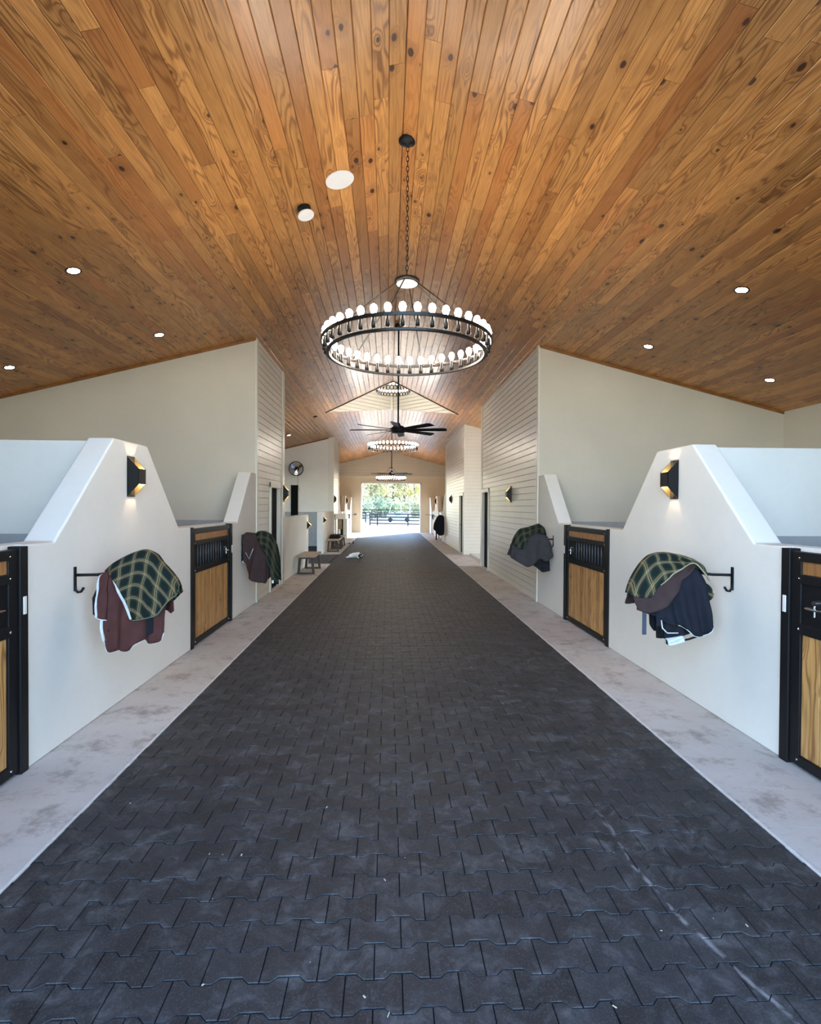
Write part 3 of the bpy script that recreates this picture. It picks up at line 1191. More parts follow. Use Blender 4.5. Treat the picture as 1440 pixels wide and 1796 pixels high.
# ---- recessed lights, speaker, sensors on the sloped ceiling
def on_ceiling(x):
    s = -1 if x < XC else 1
    n = Vector((-SL * s * -1 * -1, 0, -1)) if False else Vector((-SL * s, 0, -1)).normalized()
    return Vector((x, 0, zc(x))), n


def disc(mb, c, n, r, h0, h1, seg=28):
    mb.cyl(c + n * h0, c + n * h1, r, n=seg)


def downlight(x, y, label):
    p, n = on_ceiling(x)
    p = Vector((x, y, p.z))
    t = thing('recessed_light', label, 'ceiling light', tuple(p), 'recessed ceiling lights')
    m = MB()
    q = n.to_track_quat('Z', 'Y')
    prof = [(0.078, -0.004), (0.080, 0.004), (0.074, 0.008), (0.060, 0.004), (0.060, -0.004)]
    vs, fs = [], []
    for r, h in prof:
        for k in range(28):
            a = 2 * PI * k / 28
            vs.append(p + q @ Vector((r * math.cos(a), r * math.sin(a), h)))
    for i in range(4):
        for k in range(28):
            l = (k + 1) % 28
            fs.append((i * 28 + k, i * 28 + l, (i + 1) * 28 + l, (i + 1) * 28 + k))
    m.add(vs, fs)
    m.build('trim_ring', M['black'], t, smooth=True)
    d = MB()
    disc(d, p, n, 0.061, -0.003, 0.003)
    d.build('lens', M['can'], t)


for x, y, lb in ((-3.42, 5.87, 'recessed light high on the left ceiling slope, nearest to the white speaker'),
                 (-3.42, 8.0, 'recessed light just above the left wing wall'),
                 (-5.55, 7.95, 'recessed light at the left edge of the picture above the wing wall'),
                 (3.97, 5.77, 'recessed light high on the right ceiling slope, largest on that side'),
                 (3.96, 7.87, 'recessed light just above the right wing wall, nearer to the aisle'),
                 (5.88, 7.87, 'recessed light low on the right ceiling slope above the outer corner'),
                 (-3.53, 18.85, 'small recessed light over the wash bay')):
    downlight(x, y, lb)

p, n = on_ceiling(-0.498)
p.y = 5.32
t = thing('ceiling_speaker', 'flat white round speaker grille set in the pine ceiling', 'speaker', tuple(p))
d = MB()
disc(d, p, n, 0.138, -0.004, 0.007, 40)
d.build('grille', M['white_plastic'], t)
d = MB()
disc(d, p, n, 0.145, -0.004, 0.004, 40)
d.build('rim', M['white_trim'], t)

p, n = on_ceiling(-0.906)
p.y = 5.643
t = thing('ceiling_sensor', 'small white disc sensor hanging from a black ceiling base', 'sensor', tuple(p))
d = MB()
disc(d, p, n, 0.070, -0.002, 0.022, 28)
d.build('base', M['black'], t, bevel=0.006)
d = MB()
d.cyl(p + n * 0.02, p + n * 0.075, 0.014, n=10)
d.build('stem', M['chrome'], t)
c2 = p + n * 0.075
n2 = (n + Vector((0.05, -0.08, 0))).normalized()
d = MB()
disc(d, c2, n2, 0.088, 0.0, 0.02, 32)
d.build('white_disc', M['white_plastic'], t, bevel=0.006)

p, n = on_ceiling(-2.30)
p.y = 16.65
t = thing('smoke_alarm', 'small black round sensor on the ceiling left of the cupola', 'sensor', tuple(p))
d = MB()
disc(d, p, n, 0.062, -0.002, 0.03, 24)
d.build('body', M['black'], t, bevel=0.006)
d = MB()
disc(d, p, n, 0.02, 0.03, 0.036, 16)
d.build('eye', M['iron'], t)


# ---- wall sconces: black folded box open at top and bottom
def sconce(x, face, y, z, label, H=0.35, fh=0.13, dep=0.10, wd=0.13, small=False):
    t = thing('wall_sconce', label, 'wall light', (x, y, z), 'black up-and-down wall lights')
    hb, hf, w2 = H / 2, fh / 2, wd / 2
    th = 0.004
    b = MB().box(min(x, x + face * 0.006), max(x, x + face * 0.006), y - w2, y + w2, z - hb, z + hb)
    b.build('back_plate', M['black'], t)
    for s in (-1, 1):
        sd_ = MB()
        ya = y + s * w2
        sd_.prism([(x, ya, z - hb), (x + face * dep, ya, z - hf), (x + face * dep, ya, z + hf), (x, ya, z + hb)], (0, -s * th, 0))
        so = sd_.build('side_plate', M['black'], t)
        li = MB()
        li.prism([(x + face * 0.007, ya - s * (th + 0.001), z - hb + 0.004), (x + face * (dep - 0.005), ya - s * (th + 0.001), z - hf), (x + face * (dep - 0.005), ya - s * (th + 0.001), z + hf), (x + face * 0.007, ya - s * (th + 0.001), z + hb - 0.004)], (0, -s * 0.0015, 0))
        li.build('brass_liner', M['brass'], so)
    f_ = MB().box(min(x + face * (dep - th), x + face * dep), max(x + face * (dep - th), x + face * dep), y - w2, y + w2, z - hf, z + hf)
    fo = f_.build('front_plate', M['black'], t)
    fl = MB().box(min(x + face * (dep - th - 0.003), x + face * (dep - th - 0.001)), max(x + face * (dep - th - 0.003), x + face * (dep - th - 0.001)), y - w2 + th, y + w2 - th, z - hf, z + hf)
    fl.build('brass_liner', M['brass'], fo)
    lamp = MB()
    lamp.cyl((x + face * dep * 0.45, y, z - hf * 0.55), (x + face * dep * 0.45, y, z + hf * 0.55), 0.016, n=12)
    lamp.build('lamp', M['sconce_bulb'], t)
    return t


sconce(XL, 1, 4.66, 1.895, 'black wall light with brass inside on the near left pier')
sconce(XR, -1, 4.66, 1.905, 'black wall light with brass inside on the near right pier')
sconce(XL + 0.02, 1, 11.26, 1.91, 'black wall light on the end post of the left shiplap wall')
sconce(XR, -1, 11.01, 1.915, 'black wall light on the right shiplap wall')
sconce(XL + 0.0, 1, 21.85, 1.93, 'black wall light on the far left shiplap return')
sconce(XR, -1, 21.4, 1.95, 'small black wall light between the far black door and the far stalls on the right')
sconce(XL, 1, 28.17, 1.93, 'tiny black wall light on the far left pier')
sconce(XR, -1, 28.17, 1.93, 'tiny black wall light on the far right pier')
sconce(XL, 1, 14.66, 1.11, 'triangular black light at the end of the low wall behind the first bench', H=0.21, fh=0.02, dep=0.105)
sconce(XL, 1, 18.35, 1.16, 'triangular black light at the end of the low wall behind the second bench', H=0.21, fh=0.02, dep=0.105)


# ---- stall doors
def stall_door(side, y0, y1, far_hi, label, detail=True):
    """side -1 left, +1 right; far_hi: latch at the high-Y end"""
    x = XL if side < 0 else XR
    fx = -side                       # direction out into the aisle
    t = thing('stall_door', label, 'stall door', (x, (y0 + y1) / 2, 0), 'black framed half-height stall doors')
    d0_, d1_ = -0.065, 0.012         # depth range of leaf and frame relative to wall face

    def bx(mb, a, b, z0, z1, da=d0_, db=d1_):
        xa, xb = x + fx * da, x + fx * db
        return mb.box(min(xa, xb), max(xa, xb), a, b, z0, z1)
    J, S = 0.07, 0.075
    jl = bx(MB(), y0, y0 + J, 0.0, ZL - 0.008).build('jamb', M['black'], t, bevel=0.004)
    jh = bx(MB(), y1 - J, y1, 0.0, ZL - 0.008).build('jamb', M['black'], t, bevel=0.004)
    a, b = y0 + J + 0.006, y1 - J - 0.006
    for q0, q1 in ((a, a + S), (b - S, b)):
        bx(MB(), q0, q1, 0.02, 1.375, -0.055, 0.0).build('stile', M['black'], t, bevel=0.004)
    for z0, z1 in ((1.315, 1.375), (1.175, 1.235), (0.855, 0.925), (0.02, 0.085)):
        bx(MB(), a + S, b - S, z0, z1, -0.053, 0.002).build('rail', M['black'], t, bevel=0.004)
    ia, ib = a + S, b - S
    st = bx(MB(), ia, ib, 1.235, 1.315, -0.045, -0.012)
    st.rnd = [(0.3 + rng.random() * 0.4, rng.random() * 0.7, rng.random())] * len(st.f)
    st.build('top_board', M['strip_wood'], t)
    # planks
    npl = 9
    w_ = (ib - ia) / npl
    joint = MB()
    for k in range(npl):
        mb = MB() if detail else joint
        n0 = len(mb.f)
        bx(mb, ia + k * w_ + 0.0015, ia + (k + 1) * w_ - 0.0015, 0.085, 0.855, -0.045, -0.014)
        mb.rnd += [(rng.random() * 0.9, rng.random(), rng.random())] * (len(mb.f) - n0)
        if detail:
            mb.build('plank', M['door_wood'], t, bevel=0.003, seg=1)
    if not detail:
        joint.build('plank_panel', M['door_wood'], t)
    # bars, with a plate carrying the latch at one end
    PLW = 0.22
    pa, pb = (ib - PLW, ib) if far_hi else (ia, ia + PLW)
    xm = x + fx * -0.028
    ba, bb = (ia, ib - PLW) if far_hi else (ia + PLW, ib)
    nb = 11
    joint = MB()
    for k in range(nb):
        yb = ba + (k + 0.5) * (bb - ba) / nb
        mb = MB() if detail else joint
        mb.cyl((xm, yb, 0.92), (xm, yb, 1.18), 0.0085, n=8)
        if detail:
            mb.build('bar', M['bar'], t, smooth=True)
    if not detail:
        joint.build('bars', M['black'], t)
    bx(MB(), ia, ib, 0.925, 1.175, -0.062, -0.052).build('grille_back', M['black'], t)
    pl = bx(MB(), pa + 0.01, pb, 0.925, 1.175, -0.040, -0.012).build('latch_plate', M['black'], t)
    ym = (pa + pb) / 2
    xo = x + fx * -0.012
    lt = MB()
    lt.tube([(xo, ym - 0.05, 1.03), (xo + fx * 0.03, ym - 0.05, 1.03), (xo + fx * 0.03, ym + 0.05, 1.03), (xo, ym + 0.05, 1.03)], 0.007, 8)
    lt.cyl((xo, ym, 1.07), (xo + fx * 0.02, ym, 1.07), 0.016, n=12)
    lt.cyl((xo + fx * 0.012, ym, 1.06), (xo + fx * 0.012, ym, 0.985), 0.006, n=8)
    lt.build('latch', M['chrome'], pl, smooth=False)
    yj = y1 - J / 2 if far_hi else y0 + J / 2
    xs = x + fx * d1_
    sp = MB()
    sp.box(min(xs, xs + fx * 0.006), max(xs, xs + fx * 0.006), yj - 0.014, yj + 0.014, 0.975, 1.085)
    sp.build('strike_plate', M['white_trim'], jh if far_hi else jl, bevel=0.003)
    if detail:
        for yy_ in (ia - 0.012, ib + 0.012):
            for zz_ in (1.335, 1.205, 0.885, 0.055):
                MB().lathe([(0.008, 0.0), (0.007, fx * 0.003), (0.003, fx * 0.005)], (x, yy_, zz_), 8, 'X').build('screw', M['chrome'], t)
    return t


stall_door(-1, *DOOR[0], True, 'black framed wooden stall door cut off by the left picture edge')
stall_door(-1, *DOOR[1], True, 'black framed wooden half door between the near left pier and the half pier')
stall_door(1, *DOOR[0], True, 'black framed wooden stall door cut off by the right picture edge')
stall_door(1, *DOOR[1], True, 'black framed wooden half door between the near right pier and the half pier')
for side, sn in ((-1, 'left'), (1, 'right')):
    stall_door(side, MIR - DOOR[1][1], MIR - DOOR[1][0], False, 'half door of the first far stall on the %s' % sn, False)
    stall_door(side, MIR - DOOR[0][1], MIR - DOOR[0][0], False, 'half door of the last stall beside the far doorway on the %s' % sn, False)


# ---- blanket racks and blankets
def rack(side, y, label, length=0.52):
    x = XL if side < 0 else XR
    fx = -side
    t = thing('blanket_rack', label, 'blanket rack', (x, y, 1.02), 'black blanket racks on the stall fronts')
    pl = MB()
    pl.box(min(x, x + fx * 0.008), max(x, x + fx * 0.008), y - 0.016, y + 0.016, 1.03, 1.205)
    pl.build('wall_plate', M['black'], t, bevel=0.006)
    hk = MB()
    hk.tube([(x + fx * 0.006, y, 1.07), (x + fx * 0.008, y, 1.04), (x + fx * 0.022, y, 1.022), (x + fx * 0.045, y, 1.026), (x + fx * 0.060, y, 1.048), (x + fx * 0.062, y, 1.056)], 0.009, 8)
    hk.build('hook', M['black'], t, smooth=True)
    ar = MB()
    ar.tube([(x + fx * 0.004, y, 1.145), (x + fx * 0.16, y, 1.148), (x + fx * 0.28, y, 1.165), (x + fx * length, y, 1.20)], 0.0105, 10)
    ar.build('arm', M['black'], t, smooth=True)
    return t


for side, sn in ((-1, 'left'), (1, 'right')):
    rack(side, 3.84, 'black blanket rack with hook on the near %s pier' % sn)
    rack(side, 8.13, 'black blanket rack on the %s half pier' % sn)
    rack(side, MIR - 3.84, 'distant blanket rack on the far %s pier' % sn)
rack(1, 24.2, 'blanket rack holding the dark blanket at the far right stalls')


def resample(pts, n):
    L = [0.0]
    for a, b in zip(pts[:-1], pts[1:]):
        L.append(L[-1] + math.hypot(b[0] - a[0], b[1] - a[1]))
    out = []
    for i in range(n):
        s = L[-1] * i / (n - 1)
        k = 0
        while k < len(L) - 2 and L[k + 1] < s:
            k += 1
        t = (s - L[k]) / max(L[k + 1] - L[k], 1e-9)
        t = min(max(t, 0), 1)
        p0 = pts[max(k - 1, 0)]
        p1, p2 = pts[k], pts[k + 1]
        p3 = pts[min(k + 2, len(pts) - 1)]

        def cr(j):
            m1, m2 = (p2[j] - p0[j]) * 0.35, (p3[j] - p1[j]) * 0.35
            return (2 * t ** 3 - 3 * t ** 2 + 1) * p1[j] + (t ** 3 - 2 * t ** 2 + t) * m1 + (-2 * t ** 3 + 3 * t ** 2) * p2[j] + (t ** 3 - t ** 2) * m2
        out.append((cr(0), cr(1)))
    return out


def drape(name, xw, top, bot, yc, t0, t1, mat, parent, back=0.7, fold=0.012, nf=3.0, seed=0, thick=0.01, n=30, m=14):
    """cloth hung over an arm that leaves the wall: ridge outline `top`, front hem `bot`, both (out-from-wall, height)"""
    T, B_ = resample(top, n), resample(bot, n)
    vs, fs, uv = [], [], []
    rows = None
    for i in range(n):
        u = i / (n - 1)
        col = []
        tx, tz = T[i]
        bx_, bz = B_[i]
        hgt = max(tz - bz, 0.01)
        r0 = min(t0, hgt * 0.5)
        t1e = r0 + (t1 - r0) * min(1.0, hgt / 0.22)
        wob = math.sin(u * nf * 2 * PI + seed) + 0.55 * math.sin(u * nf * 3.7 * PI + seed * 2.3 + 1)
        for k in range(m):                       # front, hem to shoulder
            s = 1 - k / (m - 1)                  # 1 at the hem
            e = s ** 0.7
            px = tx + (bx_ - tx) * s
            pz = (tz - r0) + (bz - (tz - r0)) * s
            py = yc - (r0 + (t1e - r0) * e) - fold * min(1.0, hgt / 0.2) * wob * (0.25 + 0.75 * s) - 0.006 * math.sin(9 * s + 5 * u + seed) - 0.005 * math.sin(17 * (tx + pz) + 3 * seed) * math.sin(23 * (pz - tx) + seed) - 0.003 * math.sin(41 * (pz + 0.6 * px) + seed)
            col.append((px, py, pz))
        for k in range(1, 6):                    # over the ridge
            a = PI * k / 6
            col.append((tx, yc - r0 * math.cos(a), tz - r0 + r0 * math.sin(a)))
        for k in range(m):
            s = k / (m - 1)
            px = tx + (bx_ - tx) * s * back
            pz = (tz - r0) + (bz - (tz - r0)) * s * back
            py = yc + r0 + (t1e - r0) * s ** 0.7 * 0.8 + fold * wob * s
            col.append((px, py, pz))
        rows = len(col)
        L = 0.0
        for k, p_ in enumerate(col):
            if k:
                L += math.dist(p_, col[k - 1])
            vs.append((xw + p_[0], p_[1], p_[2]))
            uv.append([p_[0] * 0.6 + T[i][0] * 0.4, L])
        Lr = uv[-rows + m + 2][1]
        for q_ in uv[-rows:]:
            q_[1] -= Lr
    for i in range(n - 1):
        for k in range(rows - 1):
            fs.append((i * rows + k, (i + 1) * rows + k, (i + 1) * rows + k + 1, i * rows + k + 1))
    mb = MB()
    mb.add(vs, fs)
    o = mb.build(name, mat, parent, smooth=True, solid=thick)
    ul = o.data.uv_layers.new(name='UVMap')
    for lp in o.data.loops:
        ul.data[lp.index].uv = uv[lp.vertex_index]
    # hem curve points of the front edge, for bindings
    o_h = [vs[i * rows] for i in range(n)]
    o_s0 = vs[:m + 3]
    o_s1 = vs[(n - 1) * rows:(n - 1) * rows + m + 3]
    return o, o_h, o_s0, o_s1


def binding(pts, r, mat, parent, name='binding'):
    MB().tube(pts, r, 6).build(name, mat, parent, smooth=True)


YN = 3.84
# near left: brown rug with a plaid cooler over it
t = thing('horse_blanket', 'brown horse blanket with silver edging on the near left rack', 'horse blanket', (XL, YN, 0.6), 'horse blankets on racks')
o, h, s0, s1 = drape('shell', XL,
                     [(0.208, 1.15), (0.253, 1.175), (0.311, 1.195), (0.363, 1.228), (0.414, 1.262), (0.466, 1.28), (0.518, 1.28), (0.563, 1.26), (0.609, 1.208), (0.648, 1.142), (0.661, 1.102)],
                     [(0.262, 0.70), (0.284, 0.615), (0.329, 0.619), (0.368, 0.632), (0.426, 0.628), (0.465, 0.668), (0.53, 0.70), (0.569, 0.687), (0.61, 0.687), (0.647, 0.696), (0.665, 0.756)],
                     YN, 0.05, 0.10, M['brown'], t, back=0.62, fold=0.024, nf=2.6, seed=1.0)
binding(h, 0.004, M['silver'], o)
binding(s0, 0.011, M['silver'], o)
o2, h2, a0, a1 = drape('front_flap', XL, [(0.205, 1.15), (0.235, 1.17), (0.27, 1.18)], [(0.205, 0.858), (0.235, 0.85), (0.275, 0.845)], YN - 0.02, 0.05, 0.085, M['brown'], t, back=0.9, fold=0.004, seed=2, n=10)
binding(a0, 0.009, M['silver'], o2)
binding(h2, 0.006, M['silver'], o2)
o3, h3, b0, b1 = drape('lining_tail', XL, [(0.25, 0.86), (0.30, 0.87)], [(0.268, 0.605), (0.335, 0.622)], YN + 0.01, 0.04, 0.06, M['silver'], t, back=0.8, fold=0.003, n=8)
MB().tube([(XL + 0.20, YN - 0.05, 1.08), (XL + 0.165, YN - 0.06, 0.99), (XL + 0.175, YN - 0.07, 0.88), (XL + 0.23, YN - 0.08, 0.84), (XL + 0.25, YN - 0.09, 0.79), (XL + 0.29, YN - 0.10, 0.765)], 0.009, 6).build('strap', M['black_fab'], t, smooth=True)
sp = MB()
sp.box(XL + 0.555, XL + 0.605, YN - 0.128, YN - 0.118, 0.725, 0.86)
sp.build('buckle_strap', M['black_fab'], t, bevel=0.004)
t = thing('plaid_blanket', 'green and tan plaid blanket folded over the brown blanket on the left', 'horse blanket', (XL, YN, 0.85), 'horse blankets on racks')
o, h, s0, s1 = drape('cloth', XL,
                     [(0.218, 1.18), (0.272, 1.228), (0.35, 1.274), (0.414, 1.304), (0.486, 1.326), (0.531, 1.321), (0.576, 1.295), (0.615, 1.242), (0.674, 1.175), (0.715, 1.12), (0.738, 1.075)],
                     [(0.234, 1.165), (0.298, 1.145), (0.356, 1.08), (0.401, 0.99), (0.427, 0.91), (0.459, 0.85), (0.53, 0.857), (0.595, 0.873), (0.641, 0.89), (0.70, 0.975), (0.738, 1.01)],
                     YN, 0.065, 0.135, M['plaid'], t, back=0.8, fold=0.010, nf=1.6, seed=0.4, n=44)
binding(h, 0.006, M['green_edge'], o)
binding(h[6:24], 0.010, M['silver'], o, 'silver_edge')
binding(s1, 0.006, M['green_edge'], o)

# near right: plaid over brown over navy
t = thing('horse_blanket', 'navy horse blanket with white piping on the near right rack', 'horse blanket', (XR, YN, 0.63), 'horse blankets on racks')
o, h, s0, s1 = drape('shell', XR,
                     [(-0.695, 0.925), (-0.599, 1.039), (-0.522, 1.102), (-0.445, 1.172), (-0.394, 1.204), (-0.342, 1.223), (-0.289, 1.191), (-0.263, 1.16), (-0.236, 1.115)],
                     [(-0.695, 0.874), (-0.629, 0.849), (-0.571, 0.81), (-0.50, 0.79), (-0.44, 0.78), (-0.40, 0.74), (-0.361, 0.714), (-0.27, 0.707), (-0.213, 0.834)],
                     YN, 0.05, 0.11, M['navy'], t, back=0.7, fold=0.028, nf=3.1, seed=3.1)
binding(h[12:27], 0.0055, M['silver'], o, 'piping')
o2, h2, a0, a1 = drape('inner_fold', XR, [(-0.60, 0.93), (-0.50, 0.95), (-0.40, 0.95), (-0.30, 0.9)], [(-0.575, 0.74), (-0.545, 0.675), (-0.44, 0.70), (-0.33, 0.72)], YN + 0.03, 0.05, 0.09, M['navy'], t, back=0.9, fold=0.012, seed=1.4, n=16)
o3, h3, b0, b1 = drape('lining_tail', XR, [(-0.56, 0.80), (-0.48, 0.82), (-0.42, 0.82)], [(-0.548, 0.645), (-0.48, 0.64), (-0.42, 0.665)], YN - 0.0, 0.05, 0.075, M['black_fab'], t, back=0.9, fold=0.004, n=12)
o4, h4, c0, c1 = drape('silver_tail', XR, [(-0.552, 0.685), (-0.48, 0.695), (-0.425, 0.705)], [(-0.55, 0.648), (-0.49, 0.65), (-0.425, 0.67)], YN - 0.08, 0.012, 0.095, M['silver'], t, back=0.9, fold=0.003, n=10)
MB().box(XR - 0.742, XR - 0.71, YN - 0.10, YN - 0.094, 0.72, 0.90).build('strap', M['strap'], t, bevel=0.003)
MB().box(XR - 0.638, XR - 0.605, YN - 0.10, YN - 0.094, 0.78, 0.87).build('strap', M['navy'], t, bevel=0.003)
MB().tube([(XR - 0.60, YN - 0.10, 0.83), (XR - 0.595, YN - 0.105, 0.77), (XR - 0.56, YN - 0.11, 0.735), (XR - 0.48, YN - 0.11, 0.735)], 0.005, 6).build('piping', M['silver'], t, smooth=True)
MB().tube([(XR - 0.43, YN - 0.03, 0.655), (XR - 0.36, YN - 0.04, 0.67), (XR - 0.28, YN - 0.05, 0.70)], 0.008, 6).build('hem_strap', M['navy'], t, smooth=True)
t = thing('brown_blanket', 'brown blanket between the plaid and navy blankets on the near right rack', 'horse blanket', (XR, YN, 0.88), 'horse blankets on racks')
o, h, s0, s1 = drape('cloth', XR,
                     [(-0.785, 1.02), (-0.75, 1.12), (-0.69, 1.20), (-0.62, 1.255), (-0.54, 1.275), (-0.46, 1.265), (-0.39, 1.258), (-0.31, 1.245)],
                     [(-0.782, 0.903), (-0.74, 0.89), (-0.688, 0.884), (-0.637, 0.893), (-0.585, 0.925), (-0.53, 0.99), (-0.44, 1.12), (-0.31, 1.215)],
                     YN, 0.055, 0.125, M['brown2'], t, back=0.8, fold=0.012, nf=2.0, seed=2.2)
t = thing('plaid_blanket', 'green plaid blanket on top of the brown and navy blankets on the right', 'horse blanket', (XR, YN, 0.99), 'horse blankets on racks')
o, h, s0, s1 = drape('cloth', XR,
                     [(-0.816, 1.027), (-0.787, 1.09), (-0.75, 1.166), (-0.699, 1.242), (-0.641, 1.296), (-0.583, 1.312), (-0.512, 1.312), (-0.447, 1.30), (-0.395, 1.29), (-0.316, 1.265), (-0.244, 1.223), (-0.221, 1.179)],
                     [(-0.812, 1.008), (-0.78, 0.998), (-0.748, 0.992), (-0.709, 0.994), (-0.683, 1.0), (-0.65, 1.055), (-0.607, 1.10), (-0.523, 1.165), (-0.446, 1.207), (-0.362, 1.237), (-0.31, 1.23), (-0.225, 1.115)],
                     YN, 0.065, 0.15, M['plaid'], t, back=0.75, fold=0.008, nf=1.3, seed=0.9, n=44)
binding(h[14:], 0.006, fabric('tan_binding', (0.30, 0.27, 0.17)), o)
o2, h2, a0, a1 = drape('lining_roll', XR, [(-0.235, 1.09), (-0.20, 1.08), (-0.165, 1.05)], [(-0.235, 0.965), (-0.20, 0.955), (-0.165, 0.985)], YN + 0.02, 0.05, 0.055, M['plaid'], t, back=1.0, fold=0.0, n=10)

# left half pier: dark brown rug with plaid beside it
YN2 = 8.13
t = thing('horse_blanket', 'dark brown horse blanket hanging on the left half pier rack', 'horse blanket', (XL, YN2, 0.47), 'horse blankets on racks')
o, h, s0, s1 = drape('shell', XL, [(0.023, 1.20), (0.075, 1.234), (0.152, 1.228), (0.242, 1.214), (0.281, 1.16), (0.332, 1.068), (0.384, 0.977), (0.425, 0.85)],
                     [(0.06, 0.80), (0.10, 0.74), (0.14, 0.546), (0.204, 0.50), (0.269, 0.481), (0.333, 0.474), (0.385, 0.468), (0.436, 0.56)],
                     YN2, 0.05, 0.11, M['brown2'], t, back=0.9, fold=0.02, nf=2.2, seed=0.7)
MB().tube([(XL + 0.10, YN2 - 0.15, 0.94), (XL + 0.15, YN2 - 0.15, 0.84), (XL + 0.21, YN2 - 0.15, 1.0)], 0.006, 6).build('strap', M['grey'], t, smooth=True)
o2, h2, a0, a1 = drape('black_lining', XL, [(0.012, 1.20), (0.05, 1.20), (0.10, 1.15)], [(0.012, 0.80), (0.06, 0.80), (0.11, 0.78)], YN2 + 0.02, 0.05, 0.07, M['black_fab'], t, back=0.9, fold=0.006, n=10)
MB().box(XL + 0.03, XL + 0.085, YN2 - 0.07, YN2 - 0.03, 0.775, 0.81).build('white_buckle', M['white_plastic'], t, bevel=0.004)
t = thing('plaid_blanket', 'dark plaid blanket hanging beside the dark brown one on the left half pier', 'horse blanket', (XL, YN2, 0.45), 'horse blankets on racks')
o, h, s0, s1 = drape('cloth', XL, [(0.229, 1.238), (0.28, 1.257), (0.332, 1.257), (0.397, 1.238), (0.448, 1.206), (0.50, 1.121), (0.539, 1.03), (0.572, 0.873)],
                     [(0.28, 1.10), (0.345, 1.0), (0.384, 0.90), (0.423, 0.76), (0.45, 0.625), (0.49, 0.494), (0.535, 0.468), (0.585, 0.448)],
                     YN2, 0.05, 0.12, M['plaid_dim'], t, back=0.9, fold=0.010, nf=1.5, seed=1.9, n=36)
MB().box(XL + 0.49, XL + 0.515, YN2 - 0.145, YN2 - 0.13, 0.475, 0.52).build('white_tag', M['white_plastic'], t)

# right half pier: charcoal rug with plaid
t = thing('horse_blanket', 'charcoal horse blanket hanging on the right half pier rack', 'horse blanket', (XR, YN2, 0.72), 'horse blankets on racks')
o, h, s0, s1 = drape('shell', XR, [(-0.674, 1.062), (-0.603, 1.173), (-0.54, 1.252), (-0.412, 1.262), (-0.301, 1.284), (-0.189, 1.237), (-0.108, 1.19), (-0.043, 1.064)],
                     [(-0.712, 0.873), (-0.584, 0.794), (-0.456, 0.723), (-0.376, 0.739), (-0.281, 0.81), (-0.217, 0.842), (-0.153, 0.802), (-0.045, 0.874)],
                     YN2, 0.055, 0.12, M['grey_fab'], t, back=0.85, fold=0.022, nf=2.0, seed=2.6)
o2, h2, a0, a1 = drape('lining_tail', XR, [(-0.35, 0.86), (-0.25, 0.87), (-0.15, 0.86), (-0.07, 0.87)], [(-0.33, 0.74), (-0.26, 0.69), (-0.18, 0.63), (-0.08, 0.66)], YN2 + 0.02, 0.05, 0.09, M['black_fab'], t, back=0.9, fold=0.012, nf=1.2, n=14)
t = thing('plaid_blanket', 'dark plaid blanket over the charcoal blanket on the right half pier', 'horse blanket', (XR, YN2, 1.0), 'horse blankets on racks')
o, h, s0, s1 = drape('cloth', XR, [(-0.658, 1.094), (-0.619, 1.189), (-0.54, 1.299), (-0.413, 1.331), (-0.318, 1.363), (-0.238, 1.385), (-0.158, 1.332), (-0.117, 1.222)],
                     [(-0.658, 1.062), (-0.586, 1.015), (-0.506, 0.999), (-0.443, 1.126), (-0.38, 1.221), (-0.301, 1.255), (-0.221, 1.245), (-0.124, 1.206)],
                     YN2, 0.06, 0.14, M['plaid_dim'], t, back=0.8, fold=0.012, nf=1.6, seed=0.2, n=30)

# far right: navy bundle
t = thing('horse_blanket', 'dark navy blanket bundle hanging at the far right stalls', 'horse blanket', (XR, 24.2, 0.3), 'horse blankets on racks')
o, h, s0, s1 = drape('shell', XR, [(-0.48, 0.813), (-0.411, 1.0), (-0.318, 1.164), (-0.225, 1.258), (-0.108, 1.247), (-0.03, 1.2), (-0.01, 1.049)],
                     [(-0.49, 0.579), (-0.408, 0.51), (-0.313, 0.37), (-0.219, 0.312), (-0.102, 0.312), (-0.03, 0.371), (-0.012, 0.698)],
                     24.2, 0.06, 0.16, M['navy'], t, back=0.9, fold=0.03, nf=1.6, seed=0.3, n=20)
MB().box(XR - 0.40, XR - 0.34, 24.05, 24.06, 0.10, 0.5).build('strap', M['black_fab'], t)


# ---- benches
def bench(y0, y1, label):
    x0, x1 = -2.165, -1.765
    t = thing('bench', label, 'bench', ((x0 + x1) / 2, (y0 + y1) / 2, 0), 'wooden benches along the left side')
    MB().box(x0 - 0.02, x1 + 0.02, y0 - 0.06, y1 + 0.06, 0.405, 0.445).build('seat', M['bench_wood'], t, bevel=0.006)
    for yy_ in (y0, y1):
        a = [(x0 + 0.04, yy_, 0.405), (x0, yy_, 0.0)]
        fr = MB()
        w2 = 0.028
        for (xt, xb) in ((x0 + 0.055, x0 + 0.02), (x1 - 0.055, x1 - 0.02)):
            fr.prism([(xt - w2, yy_ - 0.03, 0.405), (xt + w2, yy_ - 0.03, 0.405), (xb + w2, yy_ - 0.03, 0.0), (xb - w2, yy_ - 0.03, 0.0)], (0, 0.06, 0))
        fr.box(x0, x1, yy_ - 0.028, yy_ + 0.028, 0.0, 0.04)
        fr.box(x0 + 0.03, x1 - 0.03, yy_ - 0.028, yy_ + 0.028, 0.37, 0.405)
        fr.build('leg_frame', M['dark_wood'], t)
    return t


